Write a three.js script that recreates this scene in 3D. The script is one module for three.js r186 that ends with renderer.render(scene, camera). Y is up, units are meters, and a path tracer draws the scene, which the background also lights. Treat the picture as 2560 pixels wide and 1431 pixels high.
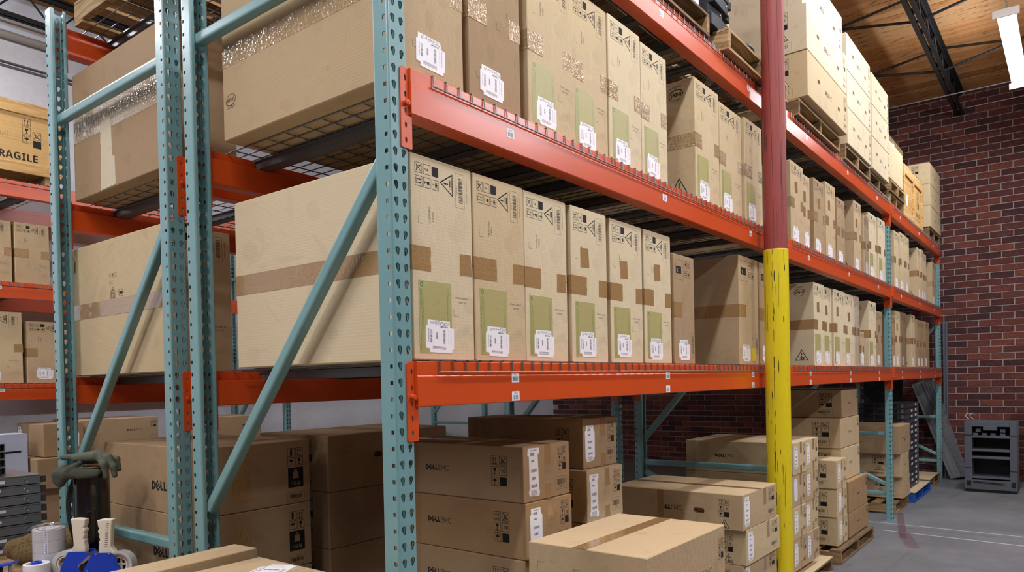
import * as THREE from 'three';
import { mergeGeometries } from 'three/addons/utils/BufferGeometryUtils.js';
import { RoundedBoxGeometry } from 'three/addons/geometries/RoundedBoxGeometry.js';
import { MarchingCubes } from 'three/addons/objects/MarchingCubes.js';
import { RectAreaLightUniformsLib } from 'three/addons/lights/RectAreaLightUniformsLib.js';
import { Brush, Evaluator, SUBTRACTION } from 'three-bvh-csg';

// ------------------------------------------------------------------ camera, light, exposure
const scene = new THREE.Scene();
scene.background = new THREE.Color(0x000000);
const FULL = 2 * 979.48;                       // the picture is the upper part of a taller frame (shifted lens)
const camera = new THREE.PerspectiveCamera(2 * Math.atan(FULL / 2 / 1823.46) * 180 / Math.PI, 2560 / FULL, 0.05, 60);
camera.setViewOffset(2560, FULL, 0, 0, 2560, 1431);
camera.position.set(-1.5426, 1.6491, 1.6463);
camera.rotation.set(-0.0138, -0.9108, -0.0208, 'YXZ');
camera.updateMatrixWorld();
scene.add(camera);
const renderer = new THREE.WebGLRenderer({ antialias: true });
renderer.toneMapping = THREE.LinearToneMapping;
renderer.toneMappingExposure = 1.65;
renderer.shadowMap.enabled = true;
RectAreaLightUniformsLib.init();
const LAMP_POWER = 40;                          // radiance of one twin-tube strip light
// strip lights: [x, y, z, share of the power]: a row over the aisle, a row over the cross aisle by the camera, a row over the rear aisle
const LAMPS = [[8.62, 5.25, 1.1, 0.7], [4.9, 5.55, 1.055, 0.7], [1.1, 5.55, 1.055, 0.85], [-2.7, 5.55, 1.055, 1], [-3.8, 5.3, -2.2, 1.1], [-0.8, 5.3, -5.5, 1.2], [6.2, 5.3, 4.4, 1.3], [1.9, 5.3, 4.4, 1.4], [-5.6, 5.3, 0.2, 1.2]];

// ------------------------------------------------------------------ helpers
function rng(seed) { let a = seed >>> 0; return () => { a = (a + 0x6D2B79F5) >>> 0; let t = a; t = Math.imul(t ^ (t >>> 15), t | 1); t ^= t + Math.imul(t ^ (t >>> 7), t | 61); return ((t ^ (t >>> 14)) >>> 0) / 4294967296; }; }
const R0 = rng(7);
const V3 = (x, y, z) => new THREE.Vector3(x, y, z);
const used = new Map();
function numbered(name) { const n = used.get(name) || 0; used.set(name, n + 1); return n ? name + '_' + String(n).padStart(3, '0') : name; }
function thing(name, label, category, pos = [0, 0, 0], turn = 0, group) {
  const o = new THREE.Group(); o.name = numbered(name); o.position.set(...pos); o.rotation.y = turn;
  o.userData.label = label; o.userData.category = category; if (group) o.userData.group = group;
  scene.add(o); return o;
}
function mesh(name, geo, mat, parent, pos, rot) {
  const m = new THREE.Mesh(geo, mat); m.name = name; m.castShadow = m.receiveShadow = true;
  if (pos) m.position.set(...pos); if (rot) m.rotation.set(...rot);
  parent.add(m); return m;
}
function struct(name, geo, mat) { const m = mesh(name, geo, mat, scene); m.userData.kind = 'structure'; return m; }
function clean(g) { const o = g.index ? g.toNonIndexed() : g; for (const k of Object.keys(o.attributes)) if (!['position', 'normal', 'uv'].includes(k)) o.deleteAttribute(k); if (!o.attributes.uv) o.setAttribute('uv', new THREE.BufferAttribute(new Float32Array(o.attributes.position.count * 2), 2)); o.clearGroups(); return o; }
const merge = (list) => mergeGeometries(list.map(clean), false);
const box = (w, h, d, x = 0, y = 0, z = 0) => new THREE.BoxGeometry(w, h, d).translate(x, y, z);
const span = (x0, x1, y0, y1, z0, z1) => box(x1 - x0, y1 - y0, z1 - z0, (x0 + x1) / 2, (y0 + y1) / 2, (z0 + z1) / 2);
const rbox = (w, h, d, r, x = 0, y = 0, z = 0) => new RoundedBoxGeometry(w, h, d, 2, r).translate(x, y, z);
function rod(a, b, r, n = 6) { const d = b.clone().sub(a), g = new THREE.CylinderGeometry(r, r, d.length(), n, 1); g.applyQuaternion(new THREE.Quaternion().setFromUnitVectors(V3(0, 1, 0), d.clone().normalize())); return g.translate((a.x + b.x) / 2, (a.y + b.y) / 2, (a.z + b.z) / 2); }
function prism(pts, depth, bevel = 0) {           // outline in xy pushed out along z, centred on z
  const s = new THREE.Shape(pts.map((p) => new THREE.Vector2(p[0], p[1])));
  return new THREE.ExtrudeGeometry(s, { depth: depth - 2 * bevel, bevelEnabled: bevel > 0, bevelThickness: bevel, bevelSize: bevel, bevelOffset: -bevel, bevelSegments: 1, curveSegments: 8 }).translate(0, 0, -depth / 2 + bevel);
}
// texture coordinates in metres from the direction each face points
function metreUV(g, k = 1, ox = 0, oy = 0) {
  g = g.index ? g.toNonIndexed() : g; const p = g.attributes.position, n = p.count, uv = new Float32Array(n * 2), a = V3(), b = V3(), c = V3();
  for (let i = 0; i < n; i += 3) {
    a.fromBufferAttribute(p, i); b.fromBufferAttribute(p, i + 1); c.fromBufferAttribute(p, i + 2);
    const m = b.clone().sub(a).cross(c.clone().sub(a)), ax = Math.abs(m.x), ay = Math.abs(m.y), az = Math.abs(m.z);
    [a, b, c].forEach((v, j) => { const u = ax > ay && ax > az ? [v.z, v.y] : ay > az ? [v.x, v.z] : [v.x, v.y]; uv[(i + j) * 2] = u[0] * k + ox; uv[(i + j) * 2 + 1] = u[1] * k + oy; });
  }
  g.setAttribute('uv', new THREE.BufferAttribute(uv, 2)); return g;
}
// box-like shape: six material groups (+x -x +y -y +z -z), each face 0..1
function faceUV(g) {
  g = clean(g); g.computeBoundingBox(); const bb = g.boundingBox, S = V3().subVectors(bb.max, bb.min), p = g.attributes.position, nn = g.attributes.normal;
  const B = [[], [], [], [], [], []], T = [V3(), V3(), V3()];
  for (let i = 0; i < p.count; i += 3) {
    T.forEach((v, j) => v.fromBufferAttribute(p, i + j));
    const m = T[1].clone().sub(T[0]).cross(T[2].clone().sub(T[0])), ax = Math.abs(m.x), ay = Math.abs(m.y), az = Math.abs(m.z);
    const f = ax >= ay && ax >= az ? (m.x > 0 ? 0 : 1) : ay >= az ? (m.y > 0 ? 2 : 3) : (m.z > 0 ? 4 : 5);
    T.forEach((v, j) => {
      const x = (v.x - bb.min.x) / S.x, y = (v.y - bb.min.y) / S.y, z = (v.z - bb.min.z) / S.z;
      const uv = [[1 - z, y], [z, y], [x, 1 - z], [x, z], [x, y], [1 - x, y]][f];
      B[f].push(v.x, v.y, v.z, nn.getX(i + j), nn.getY(i + j), nn.getZ(i + j), ...uv);
    });
  }
  const out = new THREE.BufferGeometry(), all = B.flat(), n = all.length / 8, P = new Float32Array(n * 3), N = new Float32Array(n * 3), U = new Float32Array(n * 2);
  for (let i = 0; i < n; i++) { for (let k = 0; k < 3; k++) { P[i * 3 + k] = all[i * 8 + k]; N[i * 3 + k] = all[i * 8 + 3 + k]; } U[i * 2] = all[i * 8 + 6]; U[i * 2 + 1] = all[i * 8 + 7]; }
  out.setAttribute('position', new THREE.BufferAttribute(P, 3)); out.setAttribute('normal', new THREE.BufferAttribute(N, 3)); out.setAttribute('uv', new THREE.BufferAttribute(U, 2));
  let s = 0; B.forEach((b, f) => { if (b.length) out.addGroup(s, b.length / 8, f); s += b.length / 8; });
  return out;
}

// ------------------------------------------------------------------ textures
function canvasTex(w, h, draw, opt = {}) {
  const c = document.createElement('canvas'); c.width = w; c.height = h; const g = c.getContext('2d'); draw(g, w, h);
  const t = new THREE.CanvasTexture(c); if (!opt.data) t.colorSpace = THREE.SRGBColorSpace;
  t.wrapS = t.wrapT = opt.repeat ? THREE.RepeatWrapping : THREE.ClampToEdgeWrapping; if (opt.repeat && opt.repeat !== true) t.repeat.set(...opt.repeat);
  t.magFilter = THREE.LinearFilter; return t;
}
function noiseTex(n, fn, srgb = false) {           // fn(u, v) -> 0..1 or [r, g, b]
  const a = new Uint8Array(n * n * 4);
  for (let y = 0; y < n; y++) for (let x = 0; x < n; x++) { const v = fn(x / n, y / n), c = Array.isArray(v) ? v : [v, v, v], i = (y * n + x) * 4; for (let k = 0; k < 3; k++) a[i + k] = Math.max(0, Math.min(255, c[k] * 255)); a[i + 3] = 255; }
  const t = new THREE.DataTexture(a, n, n); t.wrapS = t.wrapT = THREE.RepeatWrapping; t.magFilter = THREE.LinearFilter; t.minFilter = THREE.LinearMipmapLinearFilter; t.generateMipmaps = true; if (srgb) t.colorSpace = THREE.SRGBColorSpace; t.needsUpdate = true; return t;
}
function valueNoise(period, seed) {                // tiles with the given whole period
  const r = rng(seed), g = Array.from({ length: period * period }, () => r()), s = (t) => t * t * (3 - 2 * t);
  return (u, v) => { const x = ((u % 1) + 1) % 1 * period, y = ((v % 1) + 1) % 1 * period, xi = Math.floor(x), yi = Math.floor(y), fx = s(x - xi), fy = s(y - yi), at = (i, j) => g[(j % period) * period + (i % period)]; return (at(xi, yi) * (1 - fx) + at(xi + 1, yi) * fx) * (1 - fy) + (at(xi, yi + 1) * (1 - fx) + at(xi + 1, yi + 1) * fx) * fy; };
}
const n4 = valueNoise(4, 1), n8 = valueNoise(8, 2), n16 = valueNoise(16, 3), n32 = valueNoise(32, 4), n64 = valueNoise(64, 5), n128 = valueNoise(128, 6);
const cardBump = noiseTex(256, (u, v) => 0.5 * n8(u, v) + 0.25 * n32(u, v) + 0.12 * n128(u, v) + 0.13 * (0.5 + 0.5 * Math.sin(v * Math.PI * 2 * 60)));
const crinkle = noiseTex(256, (u, v) => { const a = Math.abs(n16(u, v * 0.5) - 0.5), b = Math.abs(n32(u + 0.3, v) - 0.5); return Math.min(1, a * 1.3 + b * 0.7); });
const paintBump = noiseTex(128, (u, v) => 0.6 * n16(u, v) + 0.4 * n64(u, v));

// print on cardboard: black on white, multiplied by the board's colour. Units are centimetres from the top left corner.
function speckle(c, w, h, seed, amount = 1) {
  const r = rng(seed);
  for (let i = 0; i < w * h * 0.55 * amount; i++) { c.fillStyle = r() < 0.6 ? 'rgba(70,45,15,0.05)' : 'rgba(255,255,255,0.10)'; c.fillRect(r() * w, r() * h, 0.25 + r() * 1.6, 0.06 + r() * 0.14); }
  for (let i = 0; i < w * h * 0.006; i++) { c.fillStyle = 'rgba(90,60,25,' + (0.02 + r() * 0.03) + ')'; c.beginPath(); c.ellipse(r() * w, r() * h, 1 + r() * 6, 0.6 + r() * 3, r() * 3, 0, 7); c.fill(); }
  for (let i = 0; i < 5; i++) { c.strokeStyle = 'rgba(80,55,25,0.10)'; c.lineWidth = 0.1; const x = r() * w, y = r() * h; c.beginPath(); c.moveTo(x, y); c.lineTo(x + r() * 6 - 3, y + r() * 6 - 3); c.stroke(); }
}
function print(w, h, ppc, seed, draw) {
  return canvasTex(Math.round(w * ppc), Math.round(h * ppc), (c) => { c.fillStyle = '#fff'; c.fillRect(0, 0, w * ppc, h * ppc); c.scale(ppc, ppc); speckle(c, w, h, seed); if (draw) draw(c, w, h); });
}
const INK = '#14161c';
function at(c, x, y, turn, fn) { c.save(); c.translate(x, y); c.rotate(turn * Math.PI / 180); fn(c); c.restore(); }
function text(c, s, size, weight = '', align = 'left', color = INK) { c.fillStyle = color; c.font = weight + ' ' + size + 'px sans-serif'; c.textAlign = align; c.textBaseline = 'alphabetic'; c.fillText(s, 0, 0); }
function icon(c, kind, s) {
  c.strokeStyle = INK; c.fillStyle = INK; c.lineWidth = s * 0.045; c.lineCap = 'butt';
  if (kind === 'solid') { c.fillRect(0, 0, s, s); return; }
  c.strokeRect(0, 0, s, s); const L = (...p) => { c.beginPath(); c.moveTo(p[0] * s, p[1] * s); for (let i = 2; i < p.length; i += 2) c.lineTo(p[i] * s, p[i + 1] * s); c.stroke(); };
  c.lineWidth = s * 0.07;
  if (kind === 'up') { for (const x of [0.33, 0.67]) { L(x, 0.78, x, 0.2); L(x - 0.1, 0.34, x, 0.2, x + 0.1, 0.34); } L(0.18, 0.86, 0.82, 0.86); }
  if (kind === 'glass') { c.beginPath(); c.moveTo(s * 0.3, s * 0.15); c.lineTo(s * 0.7, s * 0.15); c.quadraticCurveTo(s * 0.72, s * 0.5, s * 0.5, s * 0.55); c.quadraticCurveTo(s * 0.28, s * 0.5, s * 0.3, s * 0.15); c.fill(); L(0.5, 0.5, 0.5, 0.82); L(0.34, 0.84, 0.66, 0.84); }
  if (kind === 'rain') { c.beginPath(); c.arc(s * 0.5, s * 0.5, s * 0.28, Math.PI, 0); c.fill(); L(0.5, 0.45, 0.5, 0.8, 0.42, 0.86); L(0.25, 0.16, 0.22, 0.24); L(0.5, 0.1, 0.47, 0.18); L(0.75, 0.16, 0.72, 0.24); }
  if (kind === 'cross') { L(0.12, 0.12, 0.88, 0.88); L(0.88, 0.12, 0.12, 0.88); L(0.3, 0.2, 0.3, 0.75, 0.75, 0.75); }
  if (/^[0-9B]+$/.test(kind)) { at(c, s * 0.5, s * 0.72, 0, (q) => text(q, kind, s * 0.6, 'bold', 'center')); }
  if (kind === 'clamp') { c.fillRect(s * 0.36, s * 0.12, s * 0.28, s * 0.76); L(0.5, 0.0, 0.5, 1); }
}
const SIX = ['up', 'cross', 'glass', '7', 'rain', 'solid'];
function six(c, x, y, s, gap, kinds = SIX, turn = 0) { at(c, x, y, turn, () => kinds.forEach((k, i) => at(c, (i % 2) * (s + gap), Math.floor(i / 2) * (s + gap), 0, () => icon(c, k, s)))); }
function warn(c, x, y, s, turn = 0) { at(c, x, y, turn, () => { c.strokeStyle = INK; c.lineWidth = s * 0.055; c.lineJoin = 'miter'; c.beginPath(); c.moveTo(0, -s * 0.45); c.lineTo(s * 0.5, s * 0.4); c.lineTo(-s * 0.5, s * 0.4); c.closePath(); c.stroke(); c.fillStyle = INK; c.fillRect(-s * 0.035, -s * 0.2, s * 0.07, s * 0.2); c.fillRect(-s * 0.035, s * 0.04, s * 0.07, s * 0.07); for (const yy of [0.17, 0.28]) { c.fillRect(-s * 0.22, s * yy, s * 0.04, s * 0.06); c.fillRect(-s * 0.12, s * yy, s * 0.34, s * 0.07); } }); }
function bars(c, w, h, seed) { const r = rng(seed); c.fillStyle = INK; let x = 0; while (x < w) { const a = (0.3 + Math.floor(r() * 3) * 0.3) * w / 34; if (x + a > w) break; c.fillRect(x, 0, a, h); x += a + (0.4 + Math.floor(r() * 3) * 0.35) * w / 34; } }
function barcode(c, x, y, w, h, turn = 0, code = 'K0Y4G') { at(c, x, y, turn, () => { c.strokeStyle = INK; c.lineWidth = 0.08; c.strokeRect(0, 0, w, h); at(c, w * 0.13, h * 0.18, 0, () => bars(c, w * 0.74, h * 0.46, 5)); at(c, w / 2, h * 0.9, 0, () => text(c, code, h * 0.2, '', 'center')); }); }
function mark(c, x, y, s, turn = 0) { at(c, x, y, turn, () => { c.strokeStyle = INK; c.lineWidth = 0.1; c.beginPath(); c.moveTo(0, -s); c.lineTo(0, 0); c.lineTo(s, 0); c.stroke(); }); }
function logoD(c, x, y, h, turn = 0) {             // bold word with a tilted second letter, then a thin word
  at(c, x, y, turn, () => {
    c.strokeStyle = INK; c.lineJoin = 'miter'; const t = h * 0.24; c.lineWidth = t;
    c.beginPath(); c.moveTo(t / 2, -t / 2); c.lineTo(t / 2, -h + t / 2); c.lineTo(h * 0.35, -h + t / 2); c.quadraticCurveTo(h * 0.92, -h * 0.5, h * 0.35, -t / 2); c.closePath(); c.stroke();
    at(c, h * 1.3, -h * 0.5, -42, () => { c.lineWidth = t * 0.8; for (const yy of [-0.36, 0, 0.36]) { c.beginPath(); c.moveTo(-h * 0.42, yy * h); c.lineTo(h * 0.42, yy * h); c.stroke(); } c.beginPath(); c.moveTo(-h * 0.36, -h * 0.36); c.lineTo(-h * 0.36, h * 0.36); c.stroke(); });
    c.lineWidth = t; for (const xx of [1.85, 2.52]) { c.beginPath(); c.moveTo(h * xx + t / 2, -h); c.lineTo(h * xx + t / 2, -t / 2); c.lineTo(h * (xx + 0.6), -t / 2); c.stroke(); }
    c.lineWidth = h * 0.075; const L = (...p) => { c.beginPath(); c.moveTo(p[0] * h, -p[1] * h); for (let i = 2; i < p.length; i += 2) c.lineTo(p[i] * h, -p[i + 1] * h); c.stroke(); };
    L(3.85, 0.96, 3.35, 0.96, 3.35, 0.04, 3.85, 0.04); L(3.35, 0.52, 3.8, 0.52); L(4.08, 0, 4.08, 0.97, 4.48, 0.25, 4.88, 0.97, 4.88, 0);
    c.beginPath(); c.arc(h * 5.62, -h * 0.5, h * 0.46, 0.75, Math.PI * 2 - 0.75); c.stroke();
  });
}
function logoI(c, x, y, w, turn = 0) {             // oval swirl with a word in it, a second word below
  at(c, x, y, turn, () => { c.strokeStyle = INK; for (let i = 0; i < 60; i++) { const a = -2.2 + i / 60 * 5.6; c.lineWidth = w * (0.02 + 0.035 * Math.abs(Math.sin(a * 0.5 + 0.6))); c.beginPath(); c.ellipse(0, 0, w * 0.5, w * 0.34, -0.12, a, a + 0.12); c.stroke(); } at(c, -w * 0.02, w * 0.11, 0, () => text(c, 'intel', w * 0.36, 'bold', 'center')); at(c, w * 0.04, w * 0.6, 0, () => text(c, 'inside\u2122', w * 0.25, '', 'center')); });
}
function recycle(c, x, y, r, col) { at(c, x, y, 0, () => { c.strokeStyle = col; c.fillStyle = col; c.lineWidth = r * 0.38; for (let k = 0; k < 3; k++) { c.beginPath(); c.arc(0, 0, r * 0.75, k * 2.094 + 0.25, k * 2.094 + 1.55); c.stroke(); at(c, Math.cos(k * 2.094 + 1.75) * r * 0.75, Math.sin(k * 2.094 + 1.75) * r * 0.75, (k * 2.094 + 1.75) * 57.3, () => { c.beginPath(); c.moveTo(-r * 0.4, 0); c.lineTo(r * 0.4, 0); c.lineTo(0, r * 0.45); c.fill(); }); } }); }
const PR = {};
PR.plain = print(60, 60, 8, 11);
PR.tall = print(30, 66, 16, 12, (c) => {           // narrow end of the tall cartons: everything printed a quarter turn round
  const k = [['cross', '7', 'solid'], ['up', 'glass', 'rain']]; k.forEach((row, j) => row.forEach((q, i) => at(c, 2.2 + i * 3.9 + 3.2, 2.6 + j * 4.3, 90, () => icon(c, q, 3.2))));
  warn(c, 17.2, 7, 7, -90); barcode(c, 26.2, 2.4, 11.5, 4.6, 90); at(c, 27.4, 4, 90, () => text(c, 'Assembled in Malaysia', 0.75));
  at(c, 9.2, 21.5, -90, () => text(c, 'SHIPPING', 1.25)); at(c, 10.7, 20.8, -90, () => text(c, 'LABEL', 1.25)); mark(c, 3.2, 22, 2.2); mark(c, 19.5, 51, 2.4);
  at(c, 27.2, 44.6, 180, () => text(c, '(IF APPLICABLE)', 0.95)); at(c, 26, 46.2, 180, () => text(c, 'UN LABEL', 0.95));
});
PR.tallPlain = print(30, 66, 12, 13, (c) => { mark(c, 3, 28, 2.4); mark(c, 16, 36, 2.4); mark(c, 4, 57, 2.2); mark(c, 22, 30, 2); });
PR.tallBrown = print(30, 66, 14, 14, (c) => {
  c.strokeStyle = INK; c.lineWidth = 0.14; c.strokeRect(3, 3, 11, 12); c.fillStyle = INK; c.fillRect(3.6, 7, 7.6, 4.4); c.fillStyle = '#fff'; c.font = 'bold 3px sans-serif'; c.fillText('\u2612E', 4, 10.4); [['glass', 'up'], ['up', 'rain']].forEach((row, j) => row.forEach((q, i) => at(c, 15 + i * 4.6 + 4, 3 + j * 6, 90, () => icon(c, q, 4)))); barcode(c, 28.4, 47, 15, 3.6, 90, ''); mark(c, 4, 38, 2); mark(c, 20, 50, 2); at(c, 11, 44, 90, () => text(c, '- - - - - -', 1.6));
});
PR.sideLogo = print(100, 66, 10, 15, (c) => { logoI(c, 5.2, 50.5, 6.4); at(c, 44, 17, 0, () => text(c, '\u25b3\u25cb\u25a1', 1.6)); });
PR.sideFlip = print(100, 66, 10, 16, (c) => { logoI(c, 89, 7.5, 8.4, 180); warn(c, 90, 57.5, 9.5); });
PR.sideMarks = print(100, 66, 11, 17, (c) => {
  at(c, 47, 17, 0, () => { icon(c, 'glass', 2); }); at(c, 50, 17, 0, () => icon(c, 'rain', 2)); at(c, 53, 17, 0, () => icon(c, '2', 2));
  at(c, 47, 21, 0, () => text(c, 'PLT 1020', 0.9)); at(c, 47, 22.2, 0, () => text(c, '2022 10 14', 0.9)); c.strokeStyle = INK; c.lineWidth = 0.18; c.beginPath(); c.ellipse(50.5, 28, 2.8, 4, 0, 0, 7); c.stroke(); c.lineWidth = 0.1; for (let i = 0; i < 14; i++) { c.beginPath(); c.ellipse(50.5, 28, 2.3 - i * 0.14, 3.4 - i * 0.2, 0, i, i + 4); c.stroke(); } c.lineWidth = 0.22; c.beginPath(); c.ellipse(59, 27, 2.6, 1.7, 0, 0, 7); c.stroke(); c.fillStyle = INK; c.fillRect(57.3, 26.4, 3.6, 1.2);
});
PR.endIcons = print(36, 24, 16, 18, (c) => { six(c, 26.5, 2.2, 3.1, 0.5, ['up', 'cross', 'glass', '10', 'rain', 'solid']); barcode(c, 24.5, 15.5, 9, 5.6, 0, 'W0104'); });
PR.sideD = print(76, 23, 12, 19, (c) => { logoD(c, 22, 12, 2.3); six(c, 59.5, 4.2, 3.6, 0.8, ['up', 'cross', 'glass', '10', 'rain', 'solid']); c.fillStyle = 'rgba(120,80,30,0.10)'; c.fillRect(4, 0, 4, 23); c.fillRect(9.5, 0, 8, 23); });
PR.sideD2 = print(92, 22, 12, 20, (c) => { logoD(c, 34, 12.5, 2.9); six(c, 76, 3.4, 3.2, 0.6, ['up', 'cross', 'glass', 'B', 'rain', 'solid']); warn(c, 80, 18.5, 6); });
PR.endSmall = print(33, 24, 14, 21, (c) => { six(c, 24.6, 2, 2.7, 0.4); barcode(c, 23, 16, 8, 5.4, 0, '1W201'); });
PR.handD = print(115, 34, 9, 22, (c) => { logoD(c, 47, 19.5, 3.4); six(c, 104, 4, 3.4, 0.5); warn(c, 108, 21, 6); barcode(c, 103, 26, 9, 5.5); });
PR.endStack = print(60, 34, 12, 23, (c) => { six(c, 38, 3, 3.9, 0.6); warn(c, 43, 21.5, 7); barcode(c, 31, 26.2, 18, 6, 0, 'R0DYW4'); });
PR.frontD = print(62, 28, 12, 24, (c) => { logoD(c, 26, 15, 1.7); six(c, 55, 2.5, 2.4, 0.3); c.fillStyle = 'rgba(0,0,0,0.05)'; c.fillRect(25, 12.6, 12, 3); });
PR.sideSix = print(38, 27, 14, 25, (c) => { six(c, 23, 3.5, 4, 0.6); barcode(c, 20, 19, 12, 5.6, 0, '21WD04'); });
PR.heavy = print(60, 32, 12, 26, (c) => {
  six(c, 47, 4, 4.1, 0.6, ['clamp', 'up', 'rain', 'glass']); c.fillStyle = INK; c.fillRect(47, 13.8, 9, 10); c.fillStyle = '#e8dcc8'; c.beginPath(); c.moveTo(49.6, 19.4); c.lineTo(53.4, 19.4); c.lineTo(52.9, 15.9); c.lineTo(50.1, 15.9); c.fill(); c.fillRect(50.7, 14.8, 1.6, 0.8); at(c, 51.5, 21.5, 0, () => text(c, '> 23 kg', 1.7, 'bold', 'center', '#e8dcc8')); at(c, 51.5, 23.2, 0, () => text(c, '> 50 lb', 1.6, 'bold', 'center', '#e8dcc8')); barcode(c, 46.5, 26.5, 10, 4.4, 0, '2W1041'); mark(c, 30, 6, 1.6, 90);
});
PR.longHole = print(92, 32, 11, 27, (c) => { logoD(c, 50, 21.5, 4.4); });
PR.bigBox = print(68, 45, 11, 28, (c) => { logoD(c, 40, 17, 2.4); six(c, 61, 5, 2.4, 0.4, ['up', 'cross', 'glass', '10', 'rain', 'solid']); });
PR.bigSide = print(49, 45, 11, 29, (c) => { mark(c, 4, 7, 3, 90); mark(c, 20, 8, 3, 90); six(c, 34, 8.5, 4.6, 1.6, ['up', 'cross', 'glass', '10', 'rain', 'solid']); });
const sheetTex = canvasTex(220, 300, (c, w, h) => { c.fillStyle = '#b4ac70'; c.fillRect(0, 0, w, h); const r = rng(3); for (let i = 0; i < 1500; i++) { c.fillStyle = 'rgba(120,110,50,0.06)'; c.fillRect(r() * w, r() * h, 14, 2); } for (const [x, n] of [[8, 3], [190, 2]]) for (let k = 0; k < n; k++) { c.fillStyle = '#3c7a34'; for (let y = 34 + k * 4; y < h - 8; y += 3 + r() * 4) c.fillRect(x + k * 9, y, 2.4, 2 + r() * 4); } recycle(c, 20, 16, 11, '#2b8434'); });
const labelTex = [0, 1].map((k) => canvasTex(256, 200, (c, w, h) => { c.fillStyle = '#fbfcff'; c.fillRect(0, 0, w, h); c.scale(10, 10); const r = rng(40 + k); c.fillStyle = '#23262e'; for (let j = 0; j < 4; j++) for (let x = 4; x < 21;) { const a = 0.4 + r() * 1.6; if (r() < 0.72) c.fillRect(x, 0.7 + j * 0.62, a, 0.24); x += a + 0.5; } at(c, 13, 3.4, 0, () => bars(c, 7, 1, 8)); at(c, 5.6, 6, 90, () => bars(c, 8, 1.6, 9)); at(c, 10.6, 7.5, 90, () => bars(c, 4, 1.4, 10)); at(c, 17.5, 5.6, 90, () => bars(c, 9, 1.8, 11)); at(c, 2.8, 14, -90, () => text(c, 'L/N Box Received', 1, 'bold')); for (let j = 0; j < 3; j++) c.fillRect(6, 16.2 + j * 0.7, 12, 0.24); for (const x of [20.6, 22.6]) for (let y = 5; y < 14; y += 1.1) c.fillRect(x, y, 0.26, 0.8); }));
const slipTex = canvasTex(160, 320, (c, w, h) => { c.fillStyle = '#fafbff'; c.fillRect(0, 0, w, h); c.scale(10, 10); c.fillStyle = '#23262e'; at(c, 4, 2, 0, () => text(c, 'L/N Box Received', 1, 'bold')); [[4.2, 3.2, 5], [5, 8, 4], [4.2, 14, 8], [5, 19, 5], [4, 24, 8]].forEach(([x, y, a], i) => at(c, x, y, 0, () => bars(c, a, i === 1 ? 1.2 : 2, 30 + i))); for (let j = 0; j < 5; j++) c.fillRect(3.6, 28 + j * 0.7, 8, 0.22); });
const locTex = canvasTex(96, 72, (c, w, h) => { c.fillStyle = '#f4f6fb'; c.fillRect(0, 0, w, h); at(c, 48, 20, 0, () => text(c, '1 02-1', 16, 'bold', 'center', '#27426f')); at(c, 20, 28, 0, () => { const r = rng(4); c.fillStyle = '#27426f'; let x = 0; while (x < 56) { const a = 2 + r() * 5; c.fillRect(x, 0, a, 34); x += a + 2 + r() * 3; } }); });

// ------------------------------------------------------------------ materials
const std = (o) => new THREE.MeshStandardMaterial(o), phys = (o) => new THREE.MeshPhysicalMaterial(o);
const M = {
  teal: phys({ color: 0x76a4a6, roughness: 0.36, metalness: 0.0, bumpMap: paintBump, bumpScale: 0.0002, clearcoat: 0.35, clearcoatRoughness: 0.25 }),
  orange: phys({ color: 0xd6511a, roughness: 0.34, bumpMap: paintBump, bumpScale: 0.0002, clearcoat: 0.4, clearcoatRoughness: 0.22 }),
  wire: std({ color: 0x8b8d90, roughness: 0.38, metalness: 0.85 }), channel: std({ color: 0x77797d, roughness: 0.42, metalness: 0.7 }),
  tape: phys({ color: 0xa9875a, roughness: 0.16, clearcoat: 0.8, clearcoatRoughness: 0.08, bumpMap: crinkle, bumpScale: 0.0012 }),
  tapeClear: phys({ color: 0xb79d74, roughness: 0.1, clearcoat: 1, clearcoatRoughness: 0.05, bumpMap: crinkle, bumpScale: 0.003 }),
  sheet: std({ map: sheetTex, roughness: 0.45 }), label: labelTex.map((t) => std({ map: t, roughness: 0.5 })), slip: std({ map: slipTex, roughness: 0.5 }), loc: std({ map: locTex, roughness: 0.5 }),
  whitePaper: std({ color: 0xe9ecf2, roughness: 0.6 }), black: std({ color: 0x0c0d0f, roughness: 0.5 }), blackSteel: std({ color: 0x17191c, roughness: 0.55 }),
  yellow: phys({ color: 0xe0cb12, roughness: 0.42, clearcoat: 0.2 }), steel: std({ color: 0xb4b8bd, roughness: 0.32, metalness: 0.9 }), grey: std({ color: 0x6d7076, roughness: 0.55 }), darkGrey: std({ color: 0x3c4047, roughness: 0.6 }),
  blue: std({ color: 0x0f3fc0, roughness: 0.4 }), cream: std({ color: 0xe6e0cd, roughness: 0.45 }), film: phys({ color: 0xffffff, roughness: 0.12, transmission: 1, thickness: 0, bumpMap: crinkle, bumpScale: 0.004 }),
};
const BOARD = { tan: 0xcdb890, pale: 0xd8c8a4, mid: 0xbfa781, brown: 0xa88d69, deep: 0xa5855d, white: 0xd8ccae };
const boardCache = new Map();
function board(tint, pr = 'plain') { const k = tint + pr; if (!boardCache.has(k)) boardCache.set(k, std({ color: BOARD[tint], map: PR[pr], roughness: 0.82, bumpMap: cardBump, bumpScale: 0.0012 })); return boardCache.get(k); }
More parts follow.
